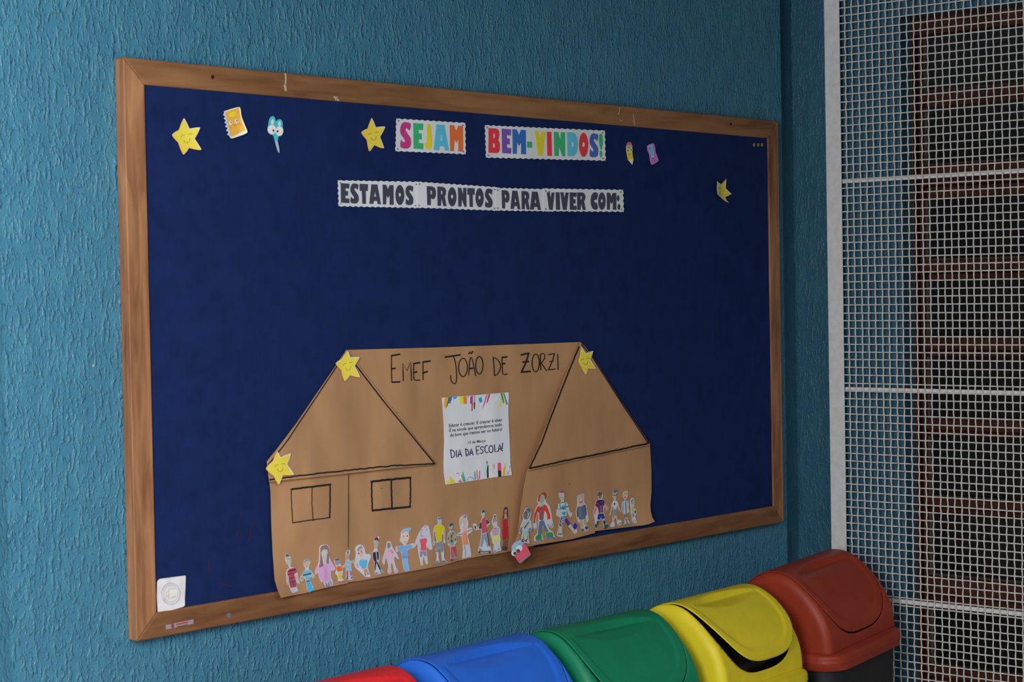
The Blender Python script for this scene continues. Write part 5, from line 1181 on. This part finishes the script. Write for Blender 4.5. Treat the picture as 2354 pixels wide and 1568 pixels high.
def loft(rings, cap=False):
    V, F = [], []
    n = len(rings[0])
    for r in rings: V += r
    for k in range(len(rings) - 1):
        for i in range(n):
            a = k * n + i; b = k * n + (i + 1) % n
            F.append((a, b, b + n, a + n))
    if cap: F.append(tuple(reversed(range((len(rings) - 1) * n, len(rings) * n))))
    return V, F


VM = AF + .032


def lid_meshes():
    out = {}
    rect = [(-SL, -VM), (SL, -VM), (SL, VM), (-SL, VM)]
    hole = [(s, v) for s, v in stadium(.1620, .2270)]
    h = surf('lid_hood', [rect, hole], lambda s, v: hood_pt(s, v), None, .0065)
    # close the two ends
    me = h.data; bm = bmesh.new(); bm.from_mesh(me)
    for sg in (-1, 1):
        N = int(2 * SL / .0065); ring = [hood_pt(-SL + 2 * SL * i / N, sg * VM) for i in range(N + 1)]
        cx = sg * (AF + RXF)
        vs = [bm.verts.new(p) for p in ring]
        prev = vs
        for kk in (.95, .8, .55, .3):
            nv = [bm.verts.new((sg * (AF + RXF) * flare(-.180 + (p[2] + .180) * kk), p[1] * kk, -.180 + (p[2] + .180) * kk)) for p in ring]
            for i in range(N): bm.faces.new((prev[i], prev[i + 1], nv[i + 1], nv[i]))
            prev = nv
        ctr = bm.verts.new((cx * flare(-.18), 0, -.180))
        for i in range(N): bm.faces.new((prev[i], prev[i + 1], ctr))
    bmesh.ops.remove_doubles(bm, verts=bm.verts, dist=.0004)
    bmesh.ops.recalc_face_normals(bm, faces=bm.faces)
    for fc in bm.faces: fc.smooth = True
    # normals outwards
    if sum((fc.calc_center_median() - Vector((0, 0, -.1))).dot(fc.normal) for fc in bm.faces) < 0:
        bmesh.ops.reverse_faces(bm, faces=bm.faces)
    bm.to_mesh(me); bm.free()
    out['lid_hood'] = me; bpy.data.objects.remove(h)

    def flap_pt(s, v):
        off = .0006
        q = (abs(v) / .138) ** 3.0 + (max(0, s) / .198) ** 3
        sc_ = .046
        if s > .018:
            top = sc_ - .026 * max(0.0, 1 - (abs(v) / .128) ** 2)
            bot = sc_ + .030 * max(0.0, 1 - (abs(v) / .128) ** 2)
            panel = sm(1.10, .93, q) if q > .93 else 1.0
            inpan = sm(top - .001, top + .0035, s) * panel
            off -= .0030 * inpan
            if abs(v) < .128 and top < s < bot:
                u = (s - top) / max(.001, bot - top)
                off -= .0145 * max(0.0, 1 - (abs(v) / .128) ** 2) * sm(0, .16, u) * (1 - u) ** .9
        return hood_pt(s, v, off)
    f = surf('swing_flap', [stadium(.1595, .2232)], flap_pt, None, .0042)
    out['swing_flap'] = f.data; bpy.data.objects.remove(f)
    rings = [rr(.160, .130, -.172, .030), rr(.1738, .1432, -.1785, .030), rr(.1775, .1490, -.1800, .038), rr(.1815, .1600, -.1822, .048), rr(.1838, .1660, -.1850, .054), rr(.1848, .1682, -.1905, .058),
             rr(.1850, .1684, -.1965, .060), rr(.1857, .1692, -.1980, .060), rr(.1857, .1692, -.2005, .060), rr(.1850, .1684, -.2025, .060), rr(.1846, .1680, -.2165, .060), rr(.1825, .1650, -.2180, .058), rr(.176, .156, -.2165, .052)]
    v, f2 = loft(rings)
    o = mk('lid_rim', v, f2, MARKER, None, smooth=True, local=True); out['lid_rim'] = o.data; bpy.data.objects.remove(o)
    v, f2 = loft([rr(.174, .155, -.196, .052), rr(.173, .154, -.215, .052), rr(.170, .151, -.30, .050), rr(.160, .138, -.60, .046), rr(.154, .132, -.714, .044), rr(.148, .126, -.722, .040)], cap=True)
    o = mk('bin_body', v, f2, MARKER, None, smooth=True, local=True); out['bin_body'] = o.data; bpy.data.objects.remove(o)
    o = surf('bin_liner', [[(-SL, -VM), (SL, -VM), (SL, VM), (-SL, VM)]], lambda s, v: tuple(c * k for c, k in zip(hood_pt(s, v, -.024 - .004 * noise.noise(Vector((s * 30, v * 30, 0)))), (.92, 1, 1))), MARKER, .012)
    out['bin_liner'] = o.data; bpy.data.objects.remove(o)
    return out


LM = lid_meshes()
for me in LM.values():
    me.materials.clear()
BODY = mat('black_bin_body', (34, 36, 40), .5, 1.0, .4, var=.3, scale=25, bump=.35, bdist=.004)
LINER = mat('black_bag_plastic', (12, 12, 14), .35, 1.0, .4)
CHIP = ink((190, 170, 150), 1.2)


def bin_(cx, z, col, colname, label, flap=0.0, tilt=0.0, cy=-.178, rz=0.0, col2=None):
    pm = mat('plastic_' + colname, col, .46, 1.7, .32, var=.10, scale=18, bump=.06, bdist=.001, c2=col2)
    r = empty('waste_bin', (cx, cy, 0.0), label=label, cat='waste bin', group='row of swing-lid recycling bins')
    r.rotation_euler = (0, 0, rz)
    top = z
    for nm in ('bin_body', 'lid_rim', 'lid_hood', 'swing_flap', 'bin_liner'):
        me = LM[nm].copy(); me.materials.append(BODY if nm == 'bin_body' else LINER if nm == 'bin_liner' else pm)
        if nm in ('bin_body', 'lid_rim', 'lid_hood'):
            me.polygons.foreach_set('use_smooth', [True] * len(me.polygons)); me.set_sharp_from_angle(angle=math.radians(60))
        o = bpy.data.objects.new(nm, me); COL.objects.link(o); o.parent = r; o.location = (0, 0, top)
        if nm == 'bin_body':
            o.scale = (1, 1, top / .722)
            o.location = (0, 0, top)
        if nm == 'swing_flap':
            o.location = (.0008, 0, top - .045)
            me.transform(Matrix.Translation((0, 0, .045)))
            o.rotation_euler = (flap, 0, 0)
            sd = o.modifiers.new('thickness', 'SOLIDIFY'); sd.thickness = .0022; sd.offset = -1
        if nm != 'bin_body' and tilt:
            o.rotation_euler = (o.rotation_euler[0], tilt, 0)
            o.location.x += .2 * tilt
        if nm == 'lid_hood':
            sd = o.modifiers.new('thickness', 'SOLIDIFY'); sd.thickness = .0022; sd.offset = -1
    return r


R_ = math.radians
bin_(.308, .721, (178, 32, 40), 'red', 'red swing-lid waste bin, leftmost of the row and mostly below view', rz=R_(1))
bin_(.683, .726, (32, 88, 182), 'blue', 'blue swing-lid waste bin between the red and green bins', rz=R_(2))
bin_(1.062, .723, (14, 104, 74), 'green', 'green swing-lid waste bin between the blue and yellow bins', rz=R_(-1), cy=-.180)
bin_(1.444, .729, (188, 172, 34), 'yellow', 'yellow swing-lid waste bin with its flap tipped open', flap=-.15, rz=R_(4), cy=-.190)
bin_(1.850, .757, (122, 42, 26), 'brown', 'reddish brown swing-lid waste bin on a black body under the grille', tilt=-.045, rz=R_(5), cy=-.192)
